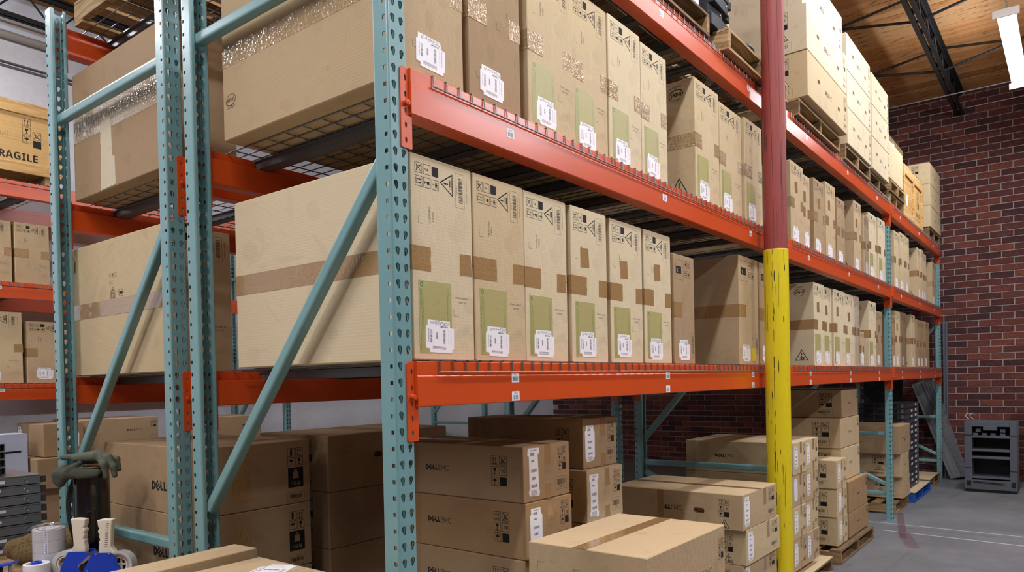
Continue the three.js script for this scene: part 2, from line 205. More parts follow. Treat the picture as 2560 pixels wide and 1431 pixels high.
// ------------------------------------------------------------------ the room
const XW = 11.65, ZB = -7.45, XL = -8, ZF = 8, HC = 5.95;
const floorTex = canvasTex(2048, 2048, (c, w, h) => {
  c.fillStyle = '#757678'; c.fillRect(0, 0, w, h); const r = rng(21);
  for (let i = 0; i < 900; i++) { const s = 30 + r() * 180; c.fillStyle = (r() < 0.5 ? 'rgba(60,62,66,' : 'rgba(190,192,196,') + (0.02 + r() * 0.03) + ')'; c.beginPath(); c.ellipse(r() * w, r() * h, s, s * (0.3 + r() * 0.7), r() * 3, 0, 7); c.fill(); }
  for (let i = 0; i < 30000; i++) { c.fillStyle = r() < 0.5 ? 'rgba(40,40,44,0.10)' : 'rgba(220,220,224,0.10)'; c.fillRect(r() * w, r() * h, 1 + r() * 3, 1 + r() * 2); }
  const m = w / 9, X = (x) => (x - 2.65) * m, Z = (z) => (z + 5) * m;
  c.lineCap = 'round';
  for (let i = 0; i < 260; i++) { c.strokeStyle = 'rgba(30,30,34,' + (0.05 + r() * 0.12) + ')'; c.lineWidth = 1 + r() * 7; const x = r() * w, y = r() * h, a = (r() - 0.5) * 0.7 + (r() < 0.6 ? Math.PI / 2 : 0), l = 30 + r() * 320; c.beginPath(); c.moveTo(x, y); c.quadraticCurveTo(x + Math.cos(a) * l / 2 + r() * 20, y + Math.sin(a) * l / 2, x + Math.cos(a) * l, y + Math.sin(a) * l); c.stroke(); }
  const line = (x0, z0, x1, z1, wd, col) => { c.strokeStyle = col; c.lineWidth = wd; c.beginPath(); c.moveTo(X(x0), Z(z0)); c.lineTo(X(x1), Z(z1)); c.stroke(); };
  line(7.33, -0.25, 7.1, 4, 5, 'rgba(226,228,232,0.75)'); line(6.9, 0.02, 6.55, 4, 6, 'rgba(226,228,232,0.7)'); line(7.2, -3, 7.05, 4, 3, 'rgba(50,50,54,0.55)'); line(8.0, -0.02, 6.6, 0.25, 16, 'rgba(92,52,58,0.5)'); line(6.9, 0.2, 6.2, 0.4, 26, 'rgba(92,52,58,0.35)');
  for (let i = 0; i < 80; i++) { c.fillStyle = 'rgba(235,236,240,0.8)'; c.fillRect(r() * w, r() * h, 1 + r() * 5, 1 + r() * 3); }
}, { repeat: true });
const floorRough = noiseTex(256, (u, v) => 0.42 + 0.3 * n16(u, v) + 0.2 * n64(u, v));
{
  const g = new THREE.BoxGeometry(XW - XL + 0.4, 0.2, ZF - ZB + 0.4); g.translate((XW + XL) / 2, -0.1, (ZF + ZB) / 2);
  const p = g.attributes.position, uv = g.attributes.uv; for (let i = 0; i < p.count; i++) uv.setXY(i, (p.getX(i) - 2.65) / 9, 1 - (p.getZ(i) + 5) / 9);
  struct('floor', g, std({ map: floorTex, roughness: 0.8, roughnessMap: floorRough, bumpMap: paintBump, bumpScale: 0.0006 }));
}
const plaster = noiseTex(256, (u, v) => { const a = 0.93 + 0.05 * n8(u, v) + 0.03 * n64(u, v); return [a, a, a * 1.0]; }, true);
const wallMat = std({ color: 0xdfe3ea, map: plaster, roughness: 0.85 });
struct('wall_back', metreUV(span(XL, XW, 0, HC, ZB - 0.2, ZB), 0.4), wallMat);
const farBrick = std({ color: 0x6a4540, map: plaster, roughness: 0.9 });
struct('wall_left', metreUV(span(XL - 0.2, XL, 0, HC, ZB - 0.2, ZF + 0.2), 0.4), farBrick);
struct('wall_front', metreUV(span(XL, XW, 0, HC, ZF, ZF + 0.2), 0.4), farBrick);
// wall panel joints on the back wall
{ // brick wall
  const mortar = std({ color: 0xa49c94, roughness: 0.95, bumpMap: paintBump, bumpScale: 0.002 });
  const wall = struct('wall_right', metreUV(span(XW, XW + 0.2, 0, HC, ZB - 0.2, ZF + 0.2), 1), mortar);
  const bt = noiseTex(256, (u, v) => { const a = 0.72 + 0.2 * n16(u, v) + 0.18 * n64(u, v) + 0.1 * (n128(u, v) - 0.5); return [a, a * 0.97, a * 0.96]; }, true);
  const tones = [0x6b3a34, 0x74433a, 0x5c3433, 0x814a3e, 0x643a3a, 0x4e2f31].map((k) => std({ color: k, map: bt, roughness: 0.9, bumpMap: cardBump, bumpScale: 0.003 }));
  const r = rng(99), L = 0.3048, Hh = 0.1016, bw = L - 0.013, bh = Hh - 0.0125, near = [], rest = [];
  for (let j = 0; j * Hh < HC - 0.05; j++) for (let i = -26; i < 28; i++) {
    const z = 0.15 + L * (i + (j % 2 ? 0.5 : 0)), y = 0.052 + j * Hh, seen = z < 1.2 && z > (y > 3.5 ? -0.85 - (y - 3.5) * 0.02 : y > 2.6 ? -0.15 : -0.5), q = { z, y, t: Math.floor(r() * 6), o: r() * 0.004, u: r(), w: r() };
    if (z < ZB || z > ZF) continue; (seen && near.length < 300 ? near : rest).push(q);
  }
  const vars = [0, 1, 2, 3].map((k) => { const g = metreUV(new RoundedBoxGeometry(0.02, bh - k % 2 * 0.002, bw - k * 0.001, 1, 0.0035), 2.2, k * 0.31, k * 0.17); return g; });
  near.forEach((q, i) => mesh(i ? 'brick_' + String(i).padStart(3, '0') : 'brick', vars[Math.floor(q.u * 4)], tones[q.t], wall, [XW - 0.0 + 0.003 - q.o, q.y, q.z]));
  for (let t = 0; t < 6; t++) { const m = mesh('brickwork', mergeGeometries(rest.filter((q) => q.t === t).map((q) => metreUV(box(0.02, bh, bw, XW + 0.003 - q.o, q.y, q.z), 2.2, q.u, q.w))), tones[t], wall); m.userData.kind = 'stuff'; }
}
{ // board ceiling on black joists
  const ceil = struct('ceiling', span(XL - 0.2, XW + 0.2, HC + 0.03, HC + 0.2, ZB - 0.2, ZF + 0.2), std({ color: 0x6a4a2c, roughness: 0.9 }));
  const wood = (seed) => canvasTex(1024, 128, (c, w, h) => { c.fillStyle = '#cda06c'; c.fillRect(0, 0, w, h); const r = rng(seed); for (let i = 0; i < 160; i++) { c.strokeStyle = 'rgba(' + (r() < 0.6 ? '90,50,20,' : '230,180,120,') + (0.06 + r() * 0.12) + ')'; c.lineWidth = 0.6 + r() * 2.4; const y = r() * h; c.beginPath(); c.moveTo(0, y); for (let x = 0; x <= w; x += 64) c.lineTo(x, y + Math.sin(x * 0.01 + i) * 3 + r() * 2); c.stroke(); } for (let i = 0; i < 9; i++) { const x = r() * w, y = r() * h, s = 3 + r() * 8; c.fillStyle = 'rgba(70,34,14,0.75)'; c.beginPath(); c.ellipse(x, y, s * 1.8, s * 0.6, 0.2, 0, 7); c.fill(); c.strokeStyle = 'rgba(100,56,24,0.4)'; c.lineWidth = 1.5; for (let k = 1; k < 4; k++) { c.beginPath(); c.ellipse(x, y, s * (1.8 + k * 0.9), s * (0.6 + k * 0.4), 0.2, 0, 7); c.stroke(); } } }, { repeat: true });
  const mats = [1, 2, 3, 4].map((s) => std({ map: wood(300 + s), color: [0xfdeedd, 0xf2dfc8, 0xffffff, 0xe6cfb4][s - 1], roughness: 0.75 }));
  const r = rng(5), pw = 0.1397, geos = mats.map((_, k) => { const L = ZF - ZB, g = new THREE.BoxGeometry(pw - 0.004, 0.03, L); const p = g.attributes.position, uv = g.attributes.uv; for (let i = 0; i < p.count; i++) uv.setXY(i, p.getZ(i) / 2.2 + k * 0.27, p.getX(i) / pw * 0.9 + 0.5); return g; });
  let n = 0; for (let x = XW - pw / 2; x > 4.2; x -= pw) { const k = Math.floor(r() * 4); mesh(n ? 'plank_' + String(n).padStart(3, '0') : 'plank', geos[k], mats[k], ceil, [x, HC + 0.015 + (r() < 0.3 ? 0.004 : 0), (ZF + ZB) / 2]); n++; }
  const rest = []; for (let x = 4.2 - pw / 2; x > XL; x -= pw) rest.push(metreUV(box(pw - 0.004, 0.03, ZF - ZB, x, HC + 0.015, (ZF + ZB) / 2), 0.5)); const q = mesh('planking', mergeGeometries(rest), mats[1], ceil); q.userData.kind = 'stuff';
}
function joist(z, x0, x1, label) {
  const t = thing('roof_joist', label, 'joist', [0, 0, z], 0, 'black steel roof joists'), yb = 5.6, yt = HC - 0.02;
  const ang = (y, s) => merge([-1, 1].flatMap((k) => [span(x0, x1, y - 0.004, y + 0.004, k > 0 ? 0.012 : -0.06, k > 0 ? 0.06 : -0.012), span(x0, x1, Math.min(y, y + s * 0.045), Math.max(y, y + s * 0.045), k > 0 ? 0.012 : -0.018, k > 0 ? 0.018 : -0.012)]));
  mesh('bottom_chord', ang(yb, 1), M.blackSteel, t); mesh('top_chord', ang(yt, -1), M.blackSteel, t);
  const webs = []; let k = 0; for (let x = x0 + 0.2; x < x1 - 0.3; x += 0.3) { webs.push(rod(V3(x, k % 2 ? yt : yb, 0), V3(x + 0.3, k % 2 ? yb : yt, 0), 0.011, 6)); k++; } mesh('web_rods', merge(webs), M.blackSteel, t);
}
joist(0.25, -1, XW - 0.02, 'black open-web steel joist under the board ceiling, running to the brick wall');
joist(-7.2, -2, 9, 'black open-web steel joist near the white wall, above the wooden crate');
[[7.75, 'first'], [9.5, 'second']].forEach(([x, o], i) => {  // sway bracing between the joists
  for (const [y0, y1, w] of [[5.62, 5.92, 'rising'], [5.92, 5.62, 'falling']]) { const t = thing('ceiling_brace', `thin black angle brace ${w} between the roof joists, ${o} pair from the camera side`, 'brace', [x, 0, 0]); mesh('angle_bar', merge([rod(V3(0, y0, -1.5), V3(0.12, y1, 0.25), 0.017, 4), rod(V3(0, y0, 2.0), V3(0.12, y1, 0.25), 0.017, 4)]), M.blackSteel, t); }
});
function pipe(name, label, pts, r, mat, cat = 'pipe') { const t = thing(name, label, cat); for (let i = 0; i + 1 < pts.length; i++) mesh('pipe_run', rod(V3(...pts[i]), V3(...pts[i + 1]), r, 8), mat, t); return t; }
pipe('conduit', 'thin pale conduit running along the top of the brick wall', [[XW - 0.03, 5.69, -3], [XW - 0.03, 5.69, 3]], 0.012, M.steel, 'conduit');
pipe('conduit', 'thin pale conduit crossing below the ceiling joist in front of the brick wall', [[10.45, 5.56, -3], [10.45, 5.56, 3]], 0.011, M.steel, 'conduit');
pipe('wall_pipe', 'thick grey pipe along the white wall under the black joist', [[-2, 5.48, ZB + 0.06], [6, 5.48, ZB + 0.06]], 0.045, std({ color: 0x9a958e, roughness: 0.5 }));
for (const [y, w] of [[5.2, 'upper'], [5.16, 'lower']]) pipe('conduit', `${w} of two thin conduits on the white wall above the wooden crate`, [[-2, y, ZB + 0.02], [6, y, ZB + 0.02]], 0.011, M.channel, 'conduit');
{ const t = thing('strut_post', 'slim grey steel strut standing against the brick wall', 'post', [XW - 0.07, 0, 0.02]); mesh('strut', merge([span(-0.02, 0.02, 0, 2.44, -0.032, -0.028), span(-0.02, 0.02, 0, 2.44, 0.028, 0.032), span(0.016, 0.02, 0, 2.44, -0.03, 0.03), span(-0.02, -0.016, 0, 2.44, -0.03, -0.012), span(-0.02, -0.016, 0, 2.44, 0.012, 0.03)]), std({ color: 0x6f757e, roughness: 0.45, metalness: 0.4 }), t); }
// strip lights
const tubeMat = std({ color: 0xffffff, emissive: 0xeef4ff, emissiveIntensity: 20, roughness: 0.4 }), fixMat = std({ color: 0xf2f3f4, roughness: 0.4 });
const LAMPW = ['lit twin-tube strip light hanging by chains near the brick wall', 'twin-tube strip light over the aisle, second from the brick wall', 'twin-tube strip light over the aisle, third from the brick wall', 'twin-tube strip light over the aisle, behind the camera', 'twin-tube strip light over the cross aisle', 'twin-tube strip light over the rear aisle', 'twin-tube strip light over the open floor, nearest the brick wall', 'twin-tube strip light over the open floor, farther from the brick wall', 'twin-tube strip light over the far end of the cross aisle'];
LAMPS.forEach(([x, y, z, pw], i) => {
  const t = thing('strip_light', LAMPW[i], 'light', [x, y, z], 0, 'strip lights');
  mesh('housing', merge([prism([[-0.08, 0.036], [-0.05, 0.075], [0.05, 0.075], [0.08, 0.036]], 2.36).rotateY(Math.PI / 2), box(0.02, 0.075, 0.23, -1.18, 0.03, 0), box(0.02, 0.075, 0.23, 1.18, 0.03, 0)]), fixMat, t);
  for (const s of [-1, 1]) { mesh('tube', new THREE.CylinderGeometry(0.019, 0.019, 2.3, 10).rotateZ(Math.PI / 2), tubeMat, t, [0, 0.012, s * 0.06]); }
  for (const s of [-1, 1]) mesh('hanging_chain', merge(Array.from({ length: Math.floor((HC - y - 0.1) / 0.041) }, (_, k) => new THREE.TorusGeometry(0.014, 0.003, 5, 8).rotateY(k % 2 ? Math.PI / 2 : 0).scale(1, 1.5, 1).translate(s * 1.05, 0.085 + k * 0.041, 0))), M.steel, t);
  for (const [a, wd, dy, dz] of [[-90, 0.16, -0.012, 0], [22, 0.06, 0.012, 0.084], [158, 0.06, 0.012, -0.084]]) { const l = new THREE.RectAreaLight(0xf6f8ff, LAMP_POWER * pw, 2.3, wd); l.position.set(x, y + dy, z + dz); l.rotation.set(a === -90 ? -Math.PI / 2 : a === 22 ? 0 : 0, 0, 0); if (a === 22) l.lookAt(x, y + dy + 0.36, z - 0 + dz + 1); if (a === 158) l.lookAt(x, y + dy + 0.36, z + dz - 1); if (a === -90) l.lookAt(x, y - 2, z); l.name = 'strip_light_glow'; scene.add(l); }
});
{ // round roof column: red oxide above, yellow guard below
  const t = thing('roof_column', 'round red-painted column with a scuffed yellow guard around its lower part', 'column', [3.22, 0, 0.119]);
  const redTex = canvasTex(512, 1024, (c, w, h) => { c.fillStyle = '#93403a'; c.fillRect(0, 0, w, h); const r = rng(8); for (let i = 0; i < 2600; i++) { c.fillStyle = (r() < 0.5 ? 'rgba(60,24,24,' : 'rgba(190,90,84,') + (0.03 + r() * 0.06) + ')'; c.fillRect(r() * w, r() * h, 2 + r() * 8, 10 + r() * 50); } for (let i = 0; i < 30; i++) { c.fillStyle = 'rgba(30,18,18,0.55)'; c.beginPath(); c.ellipse(r() * w, r() * h, 2 + r() * 5, 5 + r() * 22, r() * 0.5, 0, 7); c.fill(); } c.strokeStyle = 'rgba(25,14,16,0.8)'; c.lineWidth = 2.5; for (let i = 0; i < 9; i++) { const x = r() * w, y = r() * h * 0.6; c.beginPath(); c.moveTo(x, y); c.bezierCurveTo(x + 10, y + 150, x + 50 * r(), y + 220, x + 60 * r(), y + 420); c.stroke(); } }, { repeat: true });
  const yelTex = canvasTex(512, 1024, (c, w, h) => { c.fillStyle = '#e3cf1c'; c.fillRect(0, 0, w, h); const r = rng(18); for (let i = 0; i < 900; i++) { c.fillStyle = (r() < 0.5 ? 'rgba(150,130,10,' : 'rgba(255,240,120,') + (0.04 + r() * 0.05) + ')'; c.fillRect(r() * w, r() * h, 4 + r() * 40, 1 + r() * 3); } c.fillStyle = '#1b1a12'; c.strokeStyle = '#1b1a12'; for (let i = 0; i < 170; i++) { const x = (0.25 * (r() + r()) - 0.25) * w + 0.42 * w, y = r() * h, k = r(); if (k < 0.55) { c.beginPath(); c.ellipse(x, y, 1 + r() * 3, 1 + r() * 3.5, 0, 0, 7); c.fill(); } else { c.lineWidth = 1 + r() * 2.5; c.beginPath(); c.moveTo(x, y); c.lineTo(x + (r() - 0.5) * 16, y + 6 + r() * 26); c.stroke(); } } for (let y = 340; y < 900; y += 9) if (r() < 0.62) c.fillRect(0.4 * w + r() * 3, y, 2 + r() * 3, 3 + r() * 8); }, { repeat: true });
  mesh('pipe', new THREE.CylinderGeometry(0.0715, 0.0715, HC - 0.005, 40, 1).translate(0, (HC - 0.005) / 2, 0), std({ map: redTex, roughness: 0.55, bumpMap: paintBump, bumpScale: 0.001 }), t);
  mesh('guard', new THREE.LatheGeometry([[0.0718, 0], [0.0765, 0], [0.0765, 2.452], [0.0758, 2.457], [0.0718, 2.457]].map((p) => new THREE.Vector2(...p)), 44), std({ map: yelTex, roughness: 0.38 }), t, null, [0, 2.2, 0]);
}
// ------------------------------------------------------------------ pallet racks
const W = 0.0762, DP = 0.0695, PITCH = 0.0508, BAY = 3.7406, DEEP = 1.2044, GAP = 0.1474, LV = [1.7186, 2.633, 3.552], BH = 0.1444, POST_H = 3.66, ZBK = -DEEP - GAP, Z3 = -5.92, HOLE0 = 1.6888 - 33 * PITCH;
const postGeo = (() => {                          // pressed channel: holed web in front, holed flanges, lips turned in behind
  const t = 0.0026, r = 0.007, list = [];
  const panel = (w, holes) => {                   // one pitch of a flat panel in xy with its hole walls, front face at z = 0
    const s = new THREE.Shape([[0, 0], [w, 0], [w, PITCH], [0, PITCH]].map((p) => new THREE.Vector2(...p))); holes.forEach((h) => s.holes.push(new THREE.Path(h.map((p) => new THREE.Vector2(...p)))));
    const f = new THREE.ShapeGeometry(s), b = new THREE.ShapeGeometry(s); b.translate(0, 0, -t); const ix = b.index.array; for (let i = 0; i < ix.length; i += 3) { const q = ix[i]; ix[i] = ix[i + 1]; ix[i + 1] = q; } const nb = b.attributes.normal; for (let i = 0; i < nb.count; i++) nb.setZ(i, -1);
    const out = [clean(f), clean(b)];
    holes.forEach((h) => { const pos = [], nor = []; h.forEach((p, i) => { const q = h[(i + 1) % h.length], dx = q[0] - p[0], dy = q[1] - p[1], l = Math.hypot(dx, dy) || 1, n = [dy / l, -dx / l]; const A = [p[0], p[1], 0], B = [q[0], q[1], 0], C = [q[0], q[1], -t], D = [p[0], p[1], -t]; for (const v of [A, D, C, A, C, B]) { pos.push(...v); nor.push(-n[0], -n[1], 0); } }); const g = new THREE.BufferGeometry(); g.setAttribute('position', new THREE.Float32BufferAttribute(pos, 3)); g.setAttribute('normal', new THREE.Float32BufferAttribute(nor, 3)); out.push(clean(g)); });
    return mergeGeometries(out);
  };
  const drop = (cx, y0, lean) => { const R = 0.0088, rr = 0.0042, yb = y0 + rr, yt = y0 + 0.0278 - R, out = []; for (let i = 0; i <= 7; i++) { const a = -0.15 + (Math.PI + 0.3) * i / 7; out.push([cx + R * Math.cos(a), yt + R * Math.sin(a)]); } for (let i = 0; i <= 3; i++) { const a = Math.PI + 0.2 + (Math.PI - 0.4) * i / 3; out.push([cx + lean + rr * Math.cos(a), yb + rr * Math.sin(a)]); } return out; };
  const web = panel(W - 2 * r, [drop(0.0205 - r, 0.006, 0.002), drop(W - 0.0205 - r, 0.006, -0.002)]), sq = (c, s, y0) => [[c - s / 2, y0], [c + s / 2, y0], [c + s / 2, y0 + 0.0125], [c - s / 2, y0 + 0.0125]];
  const fl = panel(DP - 2 * r, [sq(0.0168 - r, 0.0125, 0.0135)]);
  const y0 = HOLE0 - 0.006, n = Math.floor((POST_H - y0) / PITCH);
  for (let k = 0; k < n; k++) {
    const y = y0 + k * PITCH;
    list.push(web.clone().translate(r, y, 0));
    list.push(fl.clone().rotateY(Math.PI / 2).translate(W, y, -r)); // runs back along -z, outside at +x
    const m = fl.clone().rotateY(-Math.PI / 2); const f2 = m; f2.scale(1, 1, -1); const p = f2.attributes.position.array, nn = f2.attributes.normal.array; for (let i = 0; i < p.length; i += 9) for (let j = 0; j < 3; j++) { let q = p[i + 3 + j]; p[i + 3 + j] = p[i + 6 + j]; p[i + 6 + j] = q; q = nn[i + 3 + j]; nn[i + 3 + j] = nn[i + 6 + j]; nn[i + 6 + j] = q; } list.push(f2.translate(0, y, -r));
  }
  const H = y0 + n * PITCH;
  const arc = (cx, cz, a0) => { const s = new THREE.Shape(), pts = []; for (let i = 0; i <= 5; i++) { const a = a0 + Math.PI / 2 * i / 5; pts.push([cx + r * Math.cos(a), cz + r * Math.sin(a)]); } for (let i = 5; i >= 0; i--) { const a = a0 + Math.PI / 2 * i / 5; pts.push([cx + (r - t) * Math.cos(a), cz + (r - t) * Math.sin(a)]); } s.setFromPoints(pts.map((p) => new THREE.Vector2(...p))); return new THREE.ExtrudeGeometry(s, { depth: H, bevelEnabled: false }).rotateX(-Math.PI / 2); };
  // profile plan: x right, second axis becomes -z after the turn, so draw with depth positive
  list.push(arc(r, r, Math.PI), arc(W - r, r, -Math.PI / 2), arc(r, DP - r, Math.PI / 2), arc(W - r, DP - r, 0));
  const lip = 0.017; list.push(span(r, lip, 0, H, -DP, -DP + t), span(W - lip, W - r, 0, H, -DP, -DP + t));
  list.push(span(0, W, 0, y0, -t, 0), span(0, t, 0, y0, -DP, 0), span(W - t, W, 0, y0, -DP, 0));
  return metreUV(merge(list), 6);
})();
function cbar(a, b, w = 0.04, d = 0.03) {         // brace: lipped channel lying in the plane x = 0, open to +x below
  const v = b.clone().sub(a), L = v.length(), t = 0.002, s = new THREE.Shape([[-d / 2, -w / 2], [-d / 2, w / 2], [d / 2, w / 2], [d / 2, w / 2 - 0.01], [d / 2 - t, w / 2 - 0.01], [d / 2 - t, w / 2 - t], [-d / 2 + t, w / 2 - t], [-d / 2 + t, -w / 2 + t], [d / 2 - t, -w / 2 + t], [d / 2 - t, -w / 2 + 0.01], [d / 2, -w / 2 + 0.01], [d / 2, -w / 2]].map((p) => new THREE.Vector2(...p)));
  const g = new THREE.ExtrudeGeometry(s, { depth: L, bevelEnabled: false });
  const z = v.normalize(), x = V3(1, 0, 0), y = V3().crossVectors(z, x); g.applyMatrix4(new THREE.Matrix4().makeBasis(x, y, z)); return g.translate(a.x, a.y, a.z);
}
function roundBar(a, b, w = 0.045, d = 0.036) {    // end-frame brace: soft-edged pressed channel, closed to the aisle, open below
  const v = b.clone().sub(a), L = v.length(), s = new THREE.Shape(); const hw = w / 2, hd = d / 2, r = 0.012, t = 0.0025;
  s.moveTo(-hd + r, hw); s.lineTo(hd, hw); s.lineTo(hd, hw - t); s.lineTo(-hd + r, hw - t); s.quadraticCurveTo(-hd + t, hw - t, -hd + t, hw - r); s.lineTo(-hd + t, -hw + r); s.quadraticCurveTo(-hd + t, -hw + t, -hd + r, -hw + t); s.lineTo(hd, -hw + t); s.lineTo(hd, -hw); s.lineTo(-hd + r, -hw); s.quadraticCurveTo(-hd, -hw, -hd, -hw + r); s.lineTo(-hd, hw - r); s.quadraticCurveTo(-hd, hw, -hd + r, hw);
  const g = new THREE.ExtrudeGeometry(s, { depth: L, bevelEnabled: false, curveSegments: 5 }), z = v.normalize(), x = V3(1, 0, 0), y = V3().crossVectors(z, x); g.applyMatrix4(new THREE.Matrix4().makeBasis(x, y, z)); return metreUV(g.translate(a.x, a.y, a.z), 4);
}
const zf = -DP + 0.004, zr = -DEEP + DP - 0.004, xm = W / 2;
const braceGeos = [[[0.3, 0.3], 'horizontal_brace'], [[0.975, 0.975], 'horizontal_brace'], [[3.05, 3.05], 'horizontal_brace'], [[0.4, 0.9], 'diagonal_brace'], [[2.36, 1.16], 'diagonal_brace']].map(([[ya, yb], n]) => [roundBar(V3(xm, ya, zf), V3(xm, yb, zr)), n]);
function frame(x, z, label) {
  const t = thing('rack_upright', label, 'rack upright', [x, 0, z], 0, 'teal rack end frames');
  mesh('upright_post', postGeo, M.teal, t); const b = mesh('upright_post', postGeo, M.teal, t, [W, 0, -DEEP], [0, Math.PI, 0]);
  for (const [g, n] of braceGeos) mesh(n, g, M.teal, t);
  for (const zz of [-DP / 2, -DEEP + DP / 2]) mesh('foot_plate', box(0.1, 0.006, 0.1, xm, 0.003, zz), M.teal, t);
  return t;
}
const beamLen = BAY - W;
const beamGeo = metreUV(new THREE.ExtrudeGeometry(new THREE.Shape([[0.016, -0.048], [0.014, -0.045], [0.014, -0.002], [0.012, 0], [-0.02, 0], [-0.022, -0.002], [-0.022, -0.04], [-0.05, -0.04], [-0.052, -0.042], [-0.052, -BH + 0.003], [-0.049, -BH], [0.013, -BH], [0.016, -BH + 0.003]].map((p) => new THREE.Vector2(...p))), { depth: beamLen - 0.006, bevelEnabled: false }).rotateY(Math.PI / 2).scale(1, 1, -1).translate(0, 0, 0), 3);
// the turn sends the outline's x to z; mirror back the winding
(() => { const p = beamGeo.attributes.position.array, u = beamGeo.attributes.uv.array; for (let i = 0; i < p.length / 9; i++) { for (let j = 0; j < 3; j++) { const a = i * 9 + 3 + j, b = i * 9 + 6 + j, q = p[a]; p[a] = p[b]; p[b] = q; } for (let j = 0; j < 2; j++) { const a = i * 6 + 2 + j, b = i * 6 + 4 + j, q = u[a]; u[a] = u[b]; u[b] = q; } } beamGeo.computeVertexNormals(); beamGeo.translate(0.003, 0, 0); })();
const plateH = 0.247;
const plateGeo = (() => { // connector: angle clipped on the post, front leg with slots, side leg along the post
  const s = new THREE.Shape([[-0.032, -plateH], [-0.028, -plateH - 0.004], [0.012, -plateH - 0.004], [0.014, -plateH], [0.014, -0.002], [0.012, 0], [-0.024, 0], [-0.032, -0.008]].map((p) => new THREE.Vector2(...p)));
  for (const y of [-0.034, -0.0848, -0.1356, -0.18, -0.226]) s.holes.push(new THREE.Path([[-0.0125, y + 0.011], [-0.0075, y + 0.004], [-0.0075, y - 0.004], [-0.0125, y - 0.011], [-0.0175, y - 0.004], [-0.0175, y + 0.004]].map((p) => new THREE.Vector2(...p))));
  const c = new THREE.Path(); c.absarc(-0.02, -0.0585, 0.0045, 0, 7); s.holes.push(c);
  return metreUV(merge([new THREE.ExtrudeGeometry(s, { depth: 0.004, bevelEnabled: false, curveSegments: 6 }).translate(0, 0, 0.0005), span(0.001, 0.005, -plateH, 0, -0.062, 0.004)]), 3);
})();
const plateMir = (() => { const g = plateGeo.clone().scale(-1, 1, 1), p = g.attributes.position.array; for (let i = 0; i < p.length; i += 9) for (let j = 0; j < 3; j++) { const q = p[i + 3 + j]; p[i + 3 + j] = p[i + 6 + j]; p[i + 6 + j] = q; } g.computeVertexNormals(); return g; })();
const pinGeo = merge([new THREE.CylinderGeometry(0.0085, 0.0085, 0.014, 14).rotateX(Math.PI / 2).translate(0, 0, 0.011), new THREE.TorusGeometry(0.0045, 0.0012, 6, 12).translate(0, 0, 0.018), new THREE.SphereGeometry(0.002, 8, 6).translate(0, 0, 0.018)]);
const locGeo = box(0.045, 0.034, 0.0006);
function beam(x, y, z, back, label, labels = []) { // x is where the bay's first post starts
  const t = thing('rack_beam', label, 'rack beam', [x + W, y, z], 0, 'orange rack beams');
  const k = new THREE.Group(); const P = (n, g, m, pos) => { const o = mesh(n, g, m, t, pos); if (back) { o.rotation.y = Math.PI; o.position.set(beamLen - (pos ? pos[0] : 0), pos ? pos[1] : 0, pos ? -pos[2] : 0); } return o; };
  P('beam_body', beamGeo, M.orange);
  for (const [px, g] of [[0, plateGeo], [beamLen, plateMir]]) { const o = P('end_connector', g, M.orange, [px, 0, 0]); mesh('lock_pin', pinGeo, M.orange, o, [px ? 0.0125 : -0.0125, -0.112, 0]); }
  for (const [lx, ly] of labels) P('location_label', locGeo, M.loc, [lx - W, ly, 0.0163]);
  return t;
}
const deckW = 1.143, deckGeo = (() => { // nineteen wires run front to back and hook over both beams, cross wires under them
  const L = [], r = 0.0028; for (let i = 0; i < 19; i++) { const x = i * deckW / 18; L.push(rod(V3(x, 0.0032, 0.0178), V3(x, 0.0032, -DEEP - 0.0178), r, 5), rod(V3(x, 0.0052, 0.0178), V3(x, -0.034, 0.0195), r, 5), rod(V3(x, 0.0052, -DEEP - 0.0178), V3(x, -0.034, -DEEP - 0.0195), r, 5)); }
  for (const z of [0.0235, -DEEP - 0.0235]) L.push(rod(V3(-0.006, -0.034, z), V3(deckW + 0.006, -0.034, z), r, 6));
  for (let k = 0; k < 10; k++) { const z = -0.09 - k * (DEEP - 0.18) / 9; L.push(rod(V3(0, -0.0024, z), V3(deckW, -0.0024, z), r, 5)); } return merge(L);
})();
const chanGeo = merge([span(-0.03, 0.03, -0.04, -0.037, -DEEP + 0.024, -0.024), span(-0.03, -0.027, -0.04, -0.008, -DEEP + 0.024, -0.024), span(0.027, 0.03, -0.04, -0.008, -DEEP + 0.024, -0.024), span(-0.042, -0.027, -0.0085, -0.0055, -DEEP + 0.024, -0.024), span(0.027, 0.042, -0.0085, -0.0055, -DEEP + 0.024, -0.024)]);
function deck(x, y, z, label) { const t = thing('wire_deck', label, 'wire deck', [x, y, z], 0, 'wire shelf decks'); mesh('wire_grid', deckGeo, M.wire, t); for (const c of [0.16, 0.5715, 0.983]) mesh('support_channel', chanGeo, M.channel, t, [c, 0, 0]); return t; }
const ORD = ['first', 'second', 'third', 'fourth', 'fifth', 'sixth', 'seventh', 'eighth', 'ninth', 'tenth', 'eleventh'], LEV = ['lowest', 'middle', 'top'], BAYN = ['nearest', 'second', 'farthest'];
